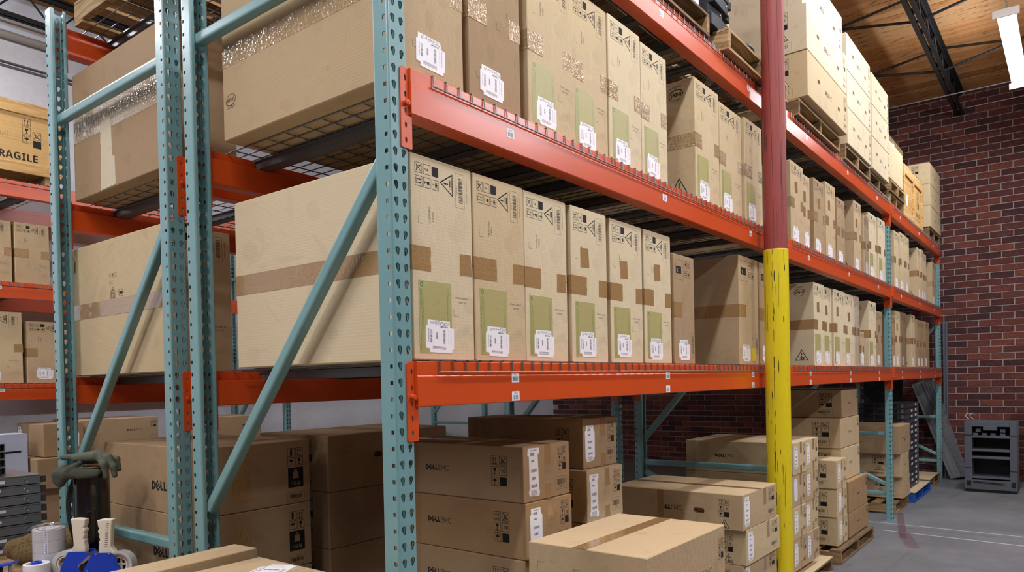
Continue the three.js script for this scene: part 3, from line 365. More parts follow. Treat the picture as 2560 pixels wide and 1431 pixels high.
// the rack along the aisle
['teal perforated end frame of the aisle rack, nearest the camera', 'teal perforated frame of the aisle rack, hidden behind the round column', 'teal perforated frame of the aisle rack, beside the stacked servers', 'teal perforated end frame of the aisle rack, against the brick wall'].forEach((l, i) => frame(i * BAY, 0, l));
for (let b = 0; b < 3; b++) for (let l = 0; l < 3; l++) {
  const lx = [0.58, 1.84, 3.06], labs = lx.flatMap((x) => l === 0 ? [[x, -0.056], [x, -0.123]] : [[x, -0.078]]);
  beam(b * BAY, LV[l], 0, false, `orange front beam of the ${LEV[l]} shelf, ${BAYN[b]} bay of the aisle rack`, labs);
  beam(b * BAY, LV[l], -DEEP, true, `orange rear beam of the ${LEV[l]} shelf, ${BAYN[b]} bay of the aisle rack`);
  for (let k = 0; k < 3; k++) deck(b * BAY + 0.178 + k * 1.168, LV[l], 0, `${ORD[k]} wire deck from the near post on the ${LEV[l]} shelf, ${BAYN[b]} bay`);
}
// the rack behind it, back to back
frame(0, ZBK, 'teal perforated end frame of the rear rack, behind the tape dispensers'); frame(BAY, ZBK, 'teal perforated frame inside the rear rack, beyond the dark cartons');
for (let l = 0; l < 3; l++) { beam(0, LV[l], ZBK, false, `orange front beam of the ${LEV[l]} shelf of the rear rack`); beam(0, LV[l], ZBK - DEEP, true, `orange back beam of the ${LEV[l]} shelf of the rear rack`); for (let k = 0; k < 3; k++) deck(0.178 + k * 1.168, LV[l], ZBK, `${ORD[k]} wire deck from the end on the ${LEV[l]} shelf of the rear rack`); }
// the rack along the white wall
frame(0, Z3, 'teal frame of the wall rack, at the near end of its first bay'); frame(BAY, Z3, 'teal frame of the wall rack, seen under the aisle rack'); frame(2 * BAY, Z3, 'far teal frame of the wall rack, seen low under the aisle rack');
for (let l = 0; l < 3; l++) { beam(0, LV[l], Z3, false, `orange front beam of the ${LEV[l]} shelf of the wall rack`, [[0.8, -0.05]]); beam(0, LV[l], Z3 - DEEP, true, `orange back beam of the ${LEV[l]} shelf of the wall rack`); deck(0.178, LV[l], Z3, `wire deck on the ${LEV[l]} shelf of the wall rack`); }
// ------------------------------------------------------------------ cartons
const ev = new Evaluator(); ev.useGroups = false; ev.attributes = ['position', 'normal', 'uv'];
const geoCache = new Map();
// seam: 'x' = the flaps meet on the two side faces, 'y' / 'yx' = on top and bottom, running back / across. holes: [face, centre across, height] hand holes
function cartonGeo(w, h, d, seam, holes = []) {
  const key = [w, h, d].map((v) => v.toFixed(3)).join() + seam + JSON.stringify(holes); if (geoCache.has(key)) return geoCache.get(key);
  const across = seam === 'yx', a = (across ? d : w) / 2, b = h / 2, L = across ? w : d, r = 0.004, nd = 0.006, nw = 0.002, s = new THREE.Shape(), P = [];
  const corner = (x, y, sx, sy) => { P.push([x - sx * (sy * sx > 0 ? 0 : r), y - sy * (sy * sx > 0 ? r : 0)]); P.push([x - sx * (sy * sx > 0 ? r : 0), y - sy * (sy * sx > 0 ? 0 : r)]); };
  corner(a, b, 1, 1); if (seam && seam[0] === 'y') P.push([nw, b], [0, b - nd], [-nw, b]);
  corner(-a, b, -1, 1); if (seam === 'x') P.push([-a, nw], [-a + nd, 0], [-a, -nw]);
  corner(-a, -b, -1, -1); if (seam && seam[0] === 'y') P.push([-nw, -b], [0, -b + nd], [nw, -b]);
  corner(a, -b, 1, -1); if (seam === 'x') P.push([a, -nw], [a - nd, 0], [a, nw]);
  s.setFromPoints(P.map((p) => new THREE.Vector2(...p))); const bv = 0.0025;
  let g = new THREE.ExtrudeGeometry(s, { depth: L - 2 * bv, bevelEnabled: true, bevelThickness: bv, bevelSize: bv, bevelOffset: -bv, bevelSegments: 1 }).translate(0, b, -L / 2 + bv); if (across) g.rotateY(Math.PI / 2);
  if (holes.length) {
    let base = new Brush(clean(g)); base.updateMatrixWorld();
    for (const [f, u, y] of holes) { const k = prism([[-0.034, -0.006], [-0.026, -0.016], [0.026, -0.016], [0.034, -0.006], [0.034, 0.006], [0.026, 0.016], [-0.026, 0.016], [-0.034, 0.006]], 0.09); if (f === 'left') k.rotateY(Math.PI / 2).translate(-w / 2, y, u); else k.translate(u, y, d / 2); const q = new Brush(clean(k)); q.updateMatrixWorld(); base = ev.evaluate(base, q, SUBTRACTION); base.updateMatrixWorld(); }
    g = base.geometry;
  }
  g = faceUV(g); geoCache.set(key, g); return g;
}
const FACES = ['right', 'left', 'top', 'bottom', 'front', 'back'];
function flat(w, h, pts, t = 0.0007) {            // thin sheet in xy, base at z = 0, picture 0..1
  const g = clean(new THREE.ExtrudeGeometry(new THREE.Shape(pts.map((p) => new THREE.Vector2(p[0] * w - w / 2, p[1] * h - h / 2))), { depth: t, bevelEnabled: false })), p = g.attributes.position, uv = g.attributes.uv;
  for (let i = 0; i < p.count; i++) uv.setXY(i, p.getX(i) / w + 0.5, p.getY(i) / h + 0.5); return g;
}
const RECT = [[0, 0], [1, 0], [1, 1], [0, 1]];
const TAG1 = [[0.14, 0], [0.94, 0], [0.94, 0.1], [1, 0.14], [1, 0.78], [0.85, 0.8], [0.85, 1], [0.06, 1], [0.06, 0.84], [0, 0.8], [0, 0.13], [0.14, 0.11]], TAG2 = [[0.08, 0.03], [0.92, 0], [0.97, 0.1], [0.9, 0.14], [0.86, 0.84], [0.97, 0.87], [1, 0.98], [0.04, 1], [0, 0.86], [0.12, 0.83], [0.1, 0.16], [0.03, 0.12]], TAG3 = [[0.12, 0], [0.8, 0.02], [0.82, 0.08], [0.96, 0.1], [1, 0.8], [0.88, 0.84], [0.86, 0.98], [0.1, 1], [0.1, 0.86], [0, 0.84], [0.02, 0.1], [0.12, 0.08]];
const G = { tag: flat(0.135, 0.106, TAG1), tagTall: flat(0.1, 0.125, TAG1), slip: flat(0.082, 0.2, TAG2), slip2: flat(0.085, 0.17, TAG3), sheet: flat(0.15, 0.2, RECT, 0.0005), sheetBig: flat(0.155, 0.235, RECT, 0.0005), note: flat(0.07, 0.085, [[0, 0], [1, 0], [0.75, 1], [0, 1]]), bar: flat(0.09, 0.026, RECT) };
function carton(label, o) {                        // x0, x1, y, z (front), d, h, tint, pr, seam
  const w = o.x1 - o.x0, t = thing('carton', label, 'box', [(o.x0 + o.x1) / 2, o.y, o.z - o.d / 2], o.turn || 0, o.group);
  t.userData.size = undefined; delete t.userData.size;
  const mats = FACES.map((f) => board(o.tint || 'tan', (o.pr && o.pr[f]) || 'plain'));
  mesh('carton_body', cartonGeo(w, o.h, o.d, o.seam, o.holes), mats, t); t.W = w; t.H = o.h; t.D = o.d; return t;
}
const onFront = (t, name, g, m, x, y, rz = 0) => mesh(name, g, m, t, [x - t.W / 2, y, t.D / 2 + 0.0002], [0, 0, rz]);   // x from the left edge, y from the base
const onLeft = (t, name, g, m, z, y, rz = 0) => { const q = mesh(name, g, m, t, [-t.W / 2 - 0.0002, y, t.D / 2 - z]); q.rotation.set(0, -Math.PI / 2, 0); q.rotateZ(rz); return q; };     // z back from the front edge
const onTop = (t, name, g, m, x, z, ry = 0) => { const q = mesh(name, g, m, t, [x - t.W / 2, t.H + 0.0002, z]); q.rotation.set(-Math.PI / 2, 0, ry); return q; };
const tapeGeo = new Map();
function tapeStrip(L, hgt, fold) {                 // strip along z on the left face, folded round onto the front
  const k = [L, hgt, fold].map((v) => v.toFixed(3)).join(); if (!tapeGeo.has(k)) { const jag = [], r = rng(Math.floor(L * 977 + fold * 5000)); for (let i = 0; i <= 6; i++) jag.push([fold - 0.004 * r(), hgt / 2 - hgt * i / 6]); const f = prism([[-0.001, -hgt / 2], ...jag.reverse(), [-0.001, hgt / 2]], 0.0009); tapeGeo.set(k, metreUV(merge([box(0.0009, hgt, L, -0.0005, 0, -L / 2), f]), 6)); } return tapeGeo.get(k);
}
function sideTape(t, mat, y, fold, hgt = 0.078) { mesh('packing_tape', tapeStrip(t.D, hgt, fold), mat, t, [-t.W / 2, y, t.D / 2 + 0.0005]); }
function tapePatch(t, mat, x, y, w, h, rz = 0) { const k = 'p' + w.toFixed(3) + h.toFixed(3); if (!tapeGeo.has(k)) tapeGeo.set(k, metreUV(prism([[-w / 2, -h / 2], [w / 2, -h / 2 + 0.002], [w / 2 - 0.003, h / 2], [-w / 2 + 0.002, h / 2 - 0.002]], 0.0009), 6)); onFront(t, 'packing_tape', tapeGeo.get(k), mat, x, y, rz); }
const rc = rng(77), DECK = 0.0062;
// tall cartons standing on their sides: [x0, x1, height, board, kind]
function tallRow(level, bay, list, zf, words, deepAt = 1.0) {
  list.forEach(([x0, x1, h, tint, kind = '', side = 'plain', d = deepAt, z = zf, extra], i) => {
    const front = kind.includes('brown') ? 'tallBrown' : kind.includes('plain') ? 'tallPlain' : 'tall', w = x1 - x0;
    const t = carton(extra || `${ORD[i]} upright carton from the near post, ${LEV[level]} shelf, ${words}`, { x0: x0 + 0.002, x1: x1 - 0.002, y: LV[level] + DECK + 0.0004, z: z - rc() * 0.012, d, h, tint, pr: { front, left: side }, seam: 'x', group: `upright cartons on the ${LEV[level]} shelf, ${words}` });
    const tm = kind.includes('clear') ? M.tapeClear : M.tape, my = h / 2 - 0.002;
    sideTape(t, tm, my, Math.min(w * 0.42, 0.085 + rc() * 0.045)); if (!kind.includes('one')) tapePatch(t, tm, w - 0.004 - (0.03 + rc() * 0.012), my - 0.006 + rc() * 0.012, 0.06 + rc() * 0.02, 0.075);
    if (kind.includes('patch')) tapePatch(t, M.tape, w * (0.3 + rc() * 0.2), h * (0.66 + rc() * 0.08), 0.07, 0.085, 0.03);
    if (kind.includes('sheet')) { onFront(t, 'packing_list', G.sheetBig, M.sheet, 0.104, 0.14, (rc() - 0.5) * 0.01); }
    if (kind.includes('tag')) onFront(t, 'shipping_label', w < 0.25 ? G.tagTall : G.tag, M.label[Math.floor(rc() * 2)], Math.min(w - 0.07, 0.122), 0.068 + rc() * 0.012, (rc() - 0.5) * 0.06);
    if (kind.includes('wide')) onFront(t, 'shipping_label', G.tag, M.label[0], w * 0.42, 0.09, -0.02);
    if (kind.includes('note')) { onFront(t, 'sticky_note', G.note, std({ color: 0xe8e02a, roughness: 0.6 }), w - 0.09, 0.065); }
    if (kind.includes('wrap')) { mesh('stretch_film', new RoundedBoxGeometry(w + 0.002, h + 0.004, d + 0.008, 1, 0.003).translate(0, h / 2 + 0.0022, 0), M.film, t); }
    if (kind.includes('slot')) onFront(t, 'hand_slot', prism([[-0.012, -0.05], [0.012, -0.05], [0.014, 0.05], [-0.01, 0.05]], 0.002), M.black, w * 0.62, h * 0.5);
  });
}
const n0 = 'nearest bay', n1 = 'second bay', n2 = 'farthest bay', S = 'sheet tag';
tallRow(0, 0, [[0.104, 0.404, 0.662, 'pale', S], [0.405, 0.703, 0.66, 'tan', S], [0.704, 1.0, 0.658, 'pale', S], [1.023, 1.318, 0.657, 'pale', S + ' patch'], [1.358, 1.668, 0.658, 'pale', S + ' patch'], [1.69, 1.99, 0.66, 'pale', S + ' patch'], [2.009, 2.27, 0.58, 'brown', 'brown tag one'], [2.947, 3.297, 0.69, 'mid', 'brown tag note one'], [3.312, 3.64, 0.685, 'brown', 'brown tag one']], -0.02, n0);
tallRow(1, 0, [[0.092, 0.376, 0.66, 'mid', 'plain wide clear', 'sideLogo', 1.04], [0.401, 0.703, 0.66, 'brown', 'plain wide clear'], [0.746, 1.07, 0.67, 'tan', S + ' clear'], [1.072, 1.372, 0.675, 'tan', S + ' clear'], [1.374, 1.684, 0.675, 'pale', S + ' clear'], [1.693, 1.978, 0.66, 'pale', S + ' clear'], [2.306, 2.652, 0.68, 'tan', S + ' clear', 'sideFlip'], [2.682, 3.042, 0.655, 'tan', S + ' clear'], [3.08, 3.402, 0.67, 'tan', S + ' clear']], -0.02, n0);
tallRow(0, 1, [[4.568, 4.874, 0.672, 'pale', S + ' patch', 'sideFlip'], [4.876, 5.143, 0.668, 'pale', S + ' patch'], [5.181, 5.574, 0.672, 'pale', S + ' patch'], [5.576, 5.918, 0.668, 'pale', S + ' patch clear'], [5.926, 6.128, 0.67, 'white', 'wrap'], [6.144, 6.342, 0.34, 'mid', 'tag'], [6.516, 6.858, 0.668, 'pale', S, 'sideFlip'], [6.877, 7.186, 0.59, 'brown', 'tag patch']], -0.02, n1);
tallRow(1, 1, [[4.014, 4.332, 0.61, 'mid', 'tag patch clear'], [4.334, 4.54, 0.58, 'mid', 'tag patch'], [4.642, 4.968, 0.61, 'brown', 'tag patch clear'], [4.97, 5.274, 0.645, 'mid', 'tag patch clear'], [5.365, 5.642, 0.59, 'brown', 'tag slot clear'], [5.995, 6.287, 0.68, 'mid', 'tag patch clear', 'sideFlip'], [6.388, 6.596, 0.6, 'mid', 'tag wrap'], [6.6, 6.955, 0.665, 'pale', S], [7.029, 7.378, 0.68, 'pale', S]], -0.02, n1);
tallRow(0, 2, [[7.726, 7.924, 0.59, 'deep', 'tag'], [7.935, 8.228, 0.66, 'tan', 'tag patch'], [8.265, 8.593, 0.662, 'brown', 'tag wrap'], [8.967, 9.248, 0.675, 'tan', 'tag', 'sideFlip'], [9.315, 9.608, 0.63, 'brown', 'tag'], [9.61, 9.95, 0.635, 'brown', 'tag'], [9.985, 10.4, 0.64, 'brown', 'tag']], -0.02, n2);
tallRow(1, 2, [[7.874, 8.189, 0.67, 'tan', 'tag clear'], [8.218, 8.54, 0.705, 'tan', 'tag clear'], [8.552, 8.852, 0.71, 'tan', 'tag clear'], [9.458, 9.698, 0.68, 'tan', 'tag', 'sideFlip'], [9.7, 9.903, 0.69, 'tan', 'tag'], [9.905, 10.173, 0.66, 'tan', 'tag'], [10.693, 11.055, 0.635, 'mid', 'tag clear', 'sideFlip']], -0.02, n2);
// rear rack
tallRow(0, 0, [[0.1, 0.44, 0.67, 'tan', 'one', 'sideMarks', 1.0, -1.6, 'big upright carton with faint round stamps, lowest shelf of the rear rack']], -1.6, 'rear rack');
{ const t = carton('big taped carton with a pale repair strip, middle shelf of the rear rack', { x0: 0.1, x1: 0.42, y: LV[1] + DECK, z: -1.5, d: 1.0, h: 0.655, tint: 'brown', pr: { left: 'plain' }, seam: 'x' }); sideTape(t, M.tapeClear, 0.36, 0.09, 0.13); onLeft(t, 'repair_strip', metreUV(prism([[-0.075, -0.17], [0.085, -0.165], [0.082, -0.03], [0.055, -0.02], [0.05, 0.175], [-0.06, 0.17], [-0.07, 0.06], [-0.062, 0.05]], 0.002), 4), board('white'), 0.62, 0.175); }
{ const b = thing('torn_flap', 'loose torn corner flap on the big stamped carton of the rear rack', 'cardboard', [0.098, 2.36, -2.6]); mesh('flap', prism([[0, 0.03], [-0.07, -0.03], [-0.06, -0.09], [0.0, -0.05]], 0.004).rotateY(Math.PI / 2), board('tan'), b); }
// wall rack
const zw = Z3 - 0.03;
[[0, 0.62, 0.99, 0.645, 'tan', S, 'left'], [0, 1.02, 1.36, 0.57, 'mid', 'wide', 'right'], [1, 0.55, 0.925, 0.55, 'mid', 'x', 'left'], [1, 0.945, 1.23, 0.55, 'mid', 'x', 'right']].forEach(([lv, x0, x1, h, tint, kind, side]) => tallRow(lv, 0, [[x0, x1, h, tint, kind, 'plain', 1.0, zw, `upright carton on the ${LEV[lv]} shelf of the wall rack, ${side} one in view`]], zw, 'wall rack'));
// ---- floor stacks. one carton per call: [x0, x1, y, h]
function flatCarton(label, o, extras) { const t = carton(label, o); if (extras) extras(t); return t; }
const topTape = (t, w = 0.055) => onTop(t, 'packing_tape', metreUV(prism([[-w / 2, -t.D / 2], [w / 2, -t.D / 2], [w / 2, t.D / 2], [-w / 2, t.D / 2]], 0.0009), 6), M.tape, t.W / 2, 0);
const endTape = (t, x, a = 0.045) => { const w = 0.045; for (const [y, h] of [[t.H - a / 1, a * 2 - 0.004], [a * 0.7, a * 1.4]]) tapePatch(t, M.tape, x, Math.min(y, t.H - h / 2 - 0.001), w, h); };
const STK = ['topmost', 'second from the top', 'third from the top', 'fourth from the top', 'fifth from the top', 'sixth from the top'];
function stack(n, top, hs, base, make) { let y = top; for (let i = 0; i < n; i++) { const h = typeof hs === 'number' ? hs : hs[i]; make(i, y - h, h); y -= h; } }
const shelfPallet = [];
stack(5, 1.388, 0.2286, 0, (i, y, h) => flatCarton(`long labelled carton behind the near end post, ${STK[i]} of its stack`, { x0: 0.77, x1: 1.102, y: y + 0.001, h: h - 0.002, z: -0.1 + (i % 2) * 0.008, d: 0.76, tint: i % 2 ? 'deep' : 'brown', pr: { front: 'endIcons', left: 'sideD' }, seam: 'y', group: 'long cartons in the stack behind the near end post' }, (t) => { onFront(t, 'shipping_label', i ? G.slip2 : G.slip, M.slip, 0.07, h * 0.52, 0.02); endTape(t, 0.17); topTape(t); }));
stack(5, 1.47, [0.234, 0.244, 0.25, 0.25, 0.25], 0, (i, y, h) => flatCarton(`long carton in the stack beyond the near labelled stack, ${STK[i]}`, { x0: 1.275 + (i ? 0.0 : 0.02), x1: 1.6, y: y + 0.001, h: h - 0.002, z: -0.15 + (i % 2) * 0.03, d: 0.7, tint: i % 2 ? 'mid' : 'brown', pr: { front: 'endIcons', left: 'sideD' }, seam: 'y', group: 'long cartons in the second stack on the floor' }, (t) => { onFront(t, 'shipping_label', i ? G.slip : G.slip2, M.slip, 0.06, h * 0.5, 0.01); endTape(t, 0.18); }));
stack(2, 1.05, 0.45, 0, (i, y, h) => flatCarton(i ? 'plain carton under the wide taped carton at the aisle edge' : 'wide carton with a taped, bulging top standing out into the aisle', { x0: 0.64, x1: 1.32, y: y + 0.001, h: h - 0.002, z: 0.505, d: 0.49, tint: 'mid', pr: { front: 'bigBox', left: 'bigSide' }, seam: 'yx' }, (t) => {
  onTop(t, 'packing_tape', metreUV(prism([[-t.W / 2, -0.03], [t.W / 2, -0.03], [t.W / 2, 0.03], [-t.W / 2, 0.03]], 0.0009), 6), M.tape, t.W / 2, -0.02);
}));
stack(4, 0.99, 0.205, 0, (i, y, h) => flatCarton(i ? `long carton in the stack left of the yellow guard, ${STK[i]}` : 'long carton with a hand hole, topmost left of the yellow column guard', { x0: 2.43 + (i ? 0.05 : 0), x1: 3.0 + (i ? 0.05 : 0), y: y + 0.001, h: h - 0.002, z: 0.17 - (i > 1 ? 0.02 : 0), d: 0.82, tint: i % 2 ? 'tan' : 'mid', pr: { front: 'endSmall', left: 'sideD2' }, seam: 'y', holes: i ? [] : [['left', 0.15, 0.095]], group: 'long cartons left of the yellow guard' }, (t) => { onFront(t, 'shipping_label', G.slip2, M.slip, 0.065, h * 0.5, 0.02); tapePatch(t, M.tape, 0.36, h * 0.74, 0.05, 0.1); topTape(t); if (!i) onLeft(t, 'packing_tape', metreUV(prism([[-0.02, -0.1], [0.02, -0.1], [0.02, 0.1], [-0.02, 0.1]], 0.0009), 6), M.tape, 0.5, 0.1); }));
for (const [c, x0, x1] of [['left', 3.965, 4.305], ['right', 4.31, 4.64]]) stack(4, 1.15, 0.2425, 0, (i, y, h) => flatCarton(`labelled carton right of the yellow guard, ${c} column, ${STK[i]}`, { x0, x1, y: y + 0.001, h: h - 0.002, z: -0.02 - rc() * 0.01, d: 0.84, tint: i % 2 ? 'mid' : 'tan', pr: { front: 'endSmall', left: 'sideD' }, seam: 'y', group: 'labelled cartons in two columns right of the yellow guard' }, (t) => { onFront(t, 'shipping_label', G.slip2, i === 1 && c === 'left' ? M.whitePaper : M.slip, c === 'left' ? 0.08 : 0.06, h * 0.52, 0.02); endTape(t, 0.2); }));
stack(3, 0.9, 0.2525, 0, (i, y, h) => flatCarton(`small carton in the short stack on the pallet, ${STK[i]}`, { x0: 5.19 + i * 0.012, x1: 5.52 + i * 0.012, y: y + 0.001, h: h - 0.002, z: -0.02, d: 0.52, tint: 'tan', pr: { front: 'endSmall', left: 'sideSix' }, seam: 'y', group: 'small cartons in the short stack' }, (t) => { onFront(t, 'shipping_label', G.slip2, M.slip, 0.09, h * 0.5); endTape(t, 0.18); }));
[[5.6, 6.22, 1.25, 0.262, 'brown'], [5.56, 6.26, 0.97, 0.278, 'mid'], [5.575, 6.27, 0.665, 0.303, 'tan'], [5.61, 6.34, 0.372, 0.291, 'deep'], [5.61, 6.36, 0.143, 0.227, 'deep']].forEach(([x0, x1, y, h, tint], i) => flatCarton(`carton in the tall stack beside the short pallet stack, ${STK[i]}`, { x0, x1, y: y + 0.001, h: h - 0.002, z: i > 2 ? -0.02 : -0.07, d: i > 2 ? 0.6 : 0.62 - (i === 0 ? 0.12 : 0), tint, pr: { front: 'frontD', left: 'sideSix' }, seam: 'yx', group: 'cartons in the tall stack on the pallet' }));
[[8.03, 8.74, 0.69, 0.335, 'brown'], [8.12, 8.62, 0.405, 0.284, 'mid'], [8.2, 8.66, 0.143, 0.26, 'mid']].forEach(([x0, x1, y, h, tint], i) => flatCarton(`carton behind the far aisle post, ${STK[i]} of three`, { x0, x1, y: y + 0.001, h: h - 0.002, z: -0.02, d: 0.85, tint, pr: { front: i ? 'frontD' : 'handD', left: i ? 'endStack' : 'plain' }, seam: 'y', holes: i ? [] : [['front', -0.12, 0.17], ['front', 0.17, 0.17]], group: 'cartons behind the far aisle post' }));
// floor of the rear rack
stack(4, 1.385, 0.31, 0, (i, y, h) => flatCarton(`large dark carton on the floor at the rear rack end, ${STK[i]}`, { x0: 0.12, x1: 0.7, y: y + 0.001, h: h - 0.002, z: -1.38, d: 0.92, tint: 'brown', pr: { front: 'heavy', left: 'longHole' }, seam: 'yx', holes: i ? [] : [['left', 0.24, 0.2]], group: 'large dark cartons at the end of the rear rack' }, (t) => { if (i < 2) onFront(t, 'packing_tape', metreUV(prism([[-0.04, -0.1], [0.05, -0.1], [0.04, 0.14], [-0.05, 0.14]], 0.0009), 6), M.tape, 0.2, 0.15); }));
stack(4, 1.39, 0.295, 0, (i, y, h) => flatCarton(`dark carton beside the rear rack end stack on the floor, ${STK[i]}`, { x0: 0.83, x1: 1.72, y: y + 0.001, h: h - 0.002, z: -1.4, d: 0.6, tint: 'brown', pr: { front: 'plain', left: 'endStack' }, seam: 'yx', holes: i ? [] : [['front', -0.1, 0.17]], group: 'dark cartons next to the end stack of the rear rack' }));
// beyond: floor of the wall rack
[[1.35, 2.09, 0.34, 'long carton with a logo on the floor pile of the wall rack, behind the glove'], [2.7, 3.27, 0.3, 'carton on the floor pile of the wall rack, seen past the two close posts']].forEach(([x0, x1, h, l], i) => { flatCarton(l, { x0, x1, y: 1.03, h, z: Z3 + 0.2, d: 0.6, tint: 'mid', pr: { front: 'bigBox' }, seam: 'yx' }); flatCarton(`plain carton carrying the ${i ? 'carton seen past the two close posts' : 'long logo carton behind the glove'}`, { x0, x1, y: 0.001, h: 1.027, z: Z3 + 0.2, d: 0.6, tint: 'brown', seam: 'yx' }); });
[[0.93, 1.34, 1.06, 0.295, 'topmost'], [0.84, 1.32, 0.79, 0.267, 'second'], [0.92, 1.34, 0.4, 0.388, 'third'], [0.9, 1.34, 0.001, 0.397, 'lowest']].forEach(([x0, x1, y, h, o], i) => flatCarton(`dim carton stacked on the floor by the wall rack, ${o}`, { x0: x0 + 0.08, x1, y: y + 0.001, h: h - 0.002, z: Z3 + 0.32 + (i % 2) * 0.1, d: 0.62, tint: 'brown', seam: 'y', group: 'dim cartons by the wall rack' }, (t) => { onLeft(t, 'shipping_label', G.slip2, M.slip, t.D - 0.06, h * 0.6); onFront(t, 'shipping_label', G.slip2, M.slip, t.W - 0.08, h * 0.5); }));
// ---- top shelf
const TOPY = LV[2] + DECK + 0.145;
const big = (label, x0, x1, y, h, z, d, tint, g) => flatCarton(label, { x0, x1, y: y + 0.001, h: h - 0.002, z, d, tint, pr: { front: 'handD', left: 'endStack' }, seam: 'yx', holes: [['front', -0.24 * (x1 - x0), h * 0.55], ['front', 0.27 * (x1 - x0), h * 0.42]], group: g });
['lowest', 'second', 'third'].forEach((o, i) => big(`large pale carton with hand holes on the top shelf right of the column, ${o}`, 4.06 - (i === 1 ? 0.01 : 0), 5.21, TOPY + i * 0.338, 0.337, 0.1 - (i === 2 ? 0.03 : 0), 0.6, i ? 'white' : 'tan', 'large pale cartons right of the column'));
['lowest', 'second', 'third'].forEach((o, i) => big(`large pale carton in the middle stack of the top shelf, ${o}`, 5.45, 6.38, TOPY + i * 0.328, 0.327, 0.05, 0.6, i ? 'white' : 'pale', 'large pale cartons in the middle stack'));
['lowest', 'second', 'third'].forEach((o, i) => big(`large pale carton in the stack above the far aisle post, ${o}`, 6.45, 7.25, TOPY + i * 0.318, 0.317, 0.05, 0.6, 'pale', 'large pale cartons above the far aisle post'));
['lowest', 'second', 'third'].forEach((o, i) => big(`large carton at the end of the top shelf against the brick wall, ${o}`, 10.18, 11.16, TOPY + i * 0.3, 0.299, 0.03, 0.62, 'tan', 'large cartons at the end of the top shelf'));
flatCarton('tall plain brown carton on two stacked pallets beside the wooden crate', { x0: 7.54, x1: 8.34, y: TOPY + 0.146, h: 0.48, z: 0, d: 0.55, tint: 'tan', seam: 'yx' }, (t) => { onFront(t, 'packing_tape', metreUV(prism([[-0.39, -0.03], [0.39, -0.03], [0.39, 0.03], [-0.39, 0.03]], 0.0009), 6), M.tapeClear, 0.4, 0.445); onFront(t, 'shipping_label', G.bar, M.whitePaper, 0.25, 0.42); });
flatCarton('taped carton at the back of the top shelf, left of the column', { x0: 3.35, x1: 3.72, y: TOPY + 0.002, h: 0.66, z: -0.35, d: 0.5, tint: 'tan', pr: { front: 'tall', left: 'tallPlain' }, seam: 'x' }, (t) => { sideTape(t, M.tapeClear, 0.33, 0.1); tapePatch(t, M.tapeClear, 0.2, 0.24, 0.07, 0.1); });
flatCarton('carton with handling symbols behind the black foam blocks on the top shelf', { x0: 2.85, x1: 3.3, y: TOPY + 0.002, h: 0.6, z: -0.45, d: 0.5, tint: 'tan', pr: { front: 'tall', left: 'endStack' }, seam: 'x' });
// ------------------------------------------------------------------ pallets, crates
const woodTex = (seed, base, dark) => canvasTex(512, 128, (c, w, h) => { c.fillStyle = base; c.fillRect(0, 0, w, h); const r = rng(seed); for (let i = 0; i < 110; i++) { c.strokeStyle = 'rgba(' + dark + (0.08 + r() * 0.2) + ')'; c.lineWidth = 0.6 + r() * 2; const y = r() * h, a = r() * 5; c.beginPath(); c.moveTo(0, y); for (let x = 0; x <= w; x += 32) c.lineTo(x, y + Math.sin(x * 0.012 + a) * 4); c.stroke(); } for (let i = 0; i < 4; i++) { c.fillStyle = 'rgba(' + dark + '0.6)'; c.beginPath(); c.ellipse(r() * w, r() * h, 7, 4, 0, 0, 7); c.fill(); } }, { repeat: true });
const palMats = [std({ map: woodTex(61, '#b89b6c', '90,60,25,'), roughness: 0.85 }), std({ map: woodTex(62, '#a4875c', '70,45,20,'), roughness: 0.88 }), std({ map: woodTex(63, '#8a7150', '60,40,20,'), roughness: 0.9 })];
const crateMat = std({ map: woodTex(64, '#d9b374', '150,95,40,'), roughness: 0.7 }), crateMat2 = std({ map: woodTex(65, '#cfa562', '140,90,40,'), roughness: 0.72 });
const bluePal = std({ color: 0x1e57b0, roughness: 0.7, map: noiseTex(128, (u, v) => { const a = 0.8 + 0.3 * n16(u, v); return [a, a, a]; }, true) });
const rp = rng(31);
function pallet(label, x0, x1, z0, z1, y, mats = palMats, group = 'wooden pallets') {   // stringers run back from the aisle; boards cross them
  const t = thing('pallet', label, 'pallet', [(x0 + x1) / 2, y, (z0 + z1) / 2], 0, group), w = x1 - x0, d = z1 - z0, m = () => mats[Math.floor(rp() * mats.length)];
  const sg = metreUV(new RoundedBoxGeometry(0.038, 0.09, d, 1, 0.003), 1.5), bt = metreUV(new RoundedBoxGeometry(w, 0.018, 0.095, 1, 0.003), 1.5);
  for (const k of [-1, 0, 1]) mesh('stringer', sg, m(), t, [k * (w / 2 - 0.02), 0.063, 0]);
  const n = Math.max(5, Math.round(d / 0.16)); for (let i = 0; i < n; i++) mesh('top_board', bt, m(), t, [0, 0.117 + 0.018, -d / 2 + 0.048 + i * (d - 0.096) / (n - 1)].map((v, k) => k === 1 ? 0.117 : v));
  for (const k of [-1, 0, 1]) mesh('bottom_board', bt, m(), t, [0, 0.009, k * (d / 2 - 0.048)]);
  return t;
}
const PT = 0.126;
function cardSheet(label, x0, x1, z0, z1, y) { const t = thing('cardboard_sheet', label, 'cardboard', [(x0 + x1) / 2, y, (z0 + z1) / 2]); mesh('sheet', metreUV(prism([[-(x1 - x0) / 2, -(z1 - z0) / 2], [(x1 - x0) / 2, -(z1 - z0) / 2 + 0.01], [(x1 - x0) / 2 - 0.02, (z1 - z0) / 2], [-(x1 - x0) / 2 + 0.01, (z1 - z0) / 2 - 0.008]], 0.006).rotateX(-Math.PI / 2).translate(0, 0.003, 0), 1), board('tan'), t); }
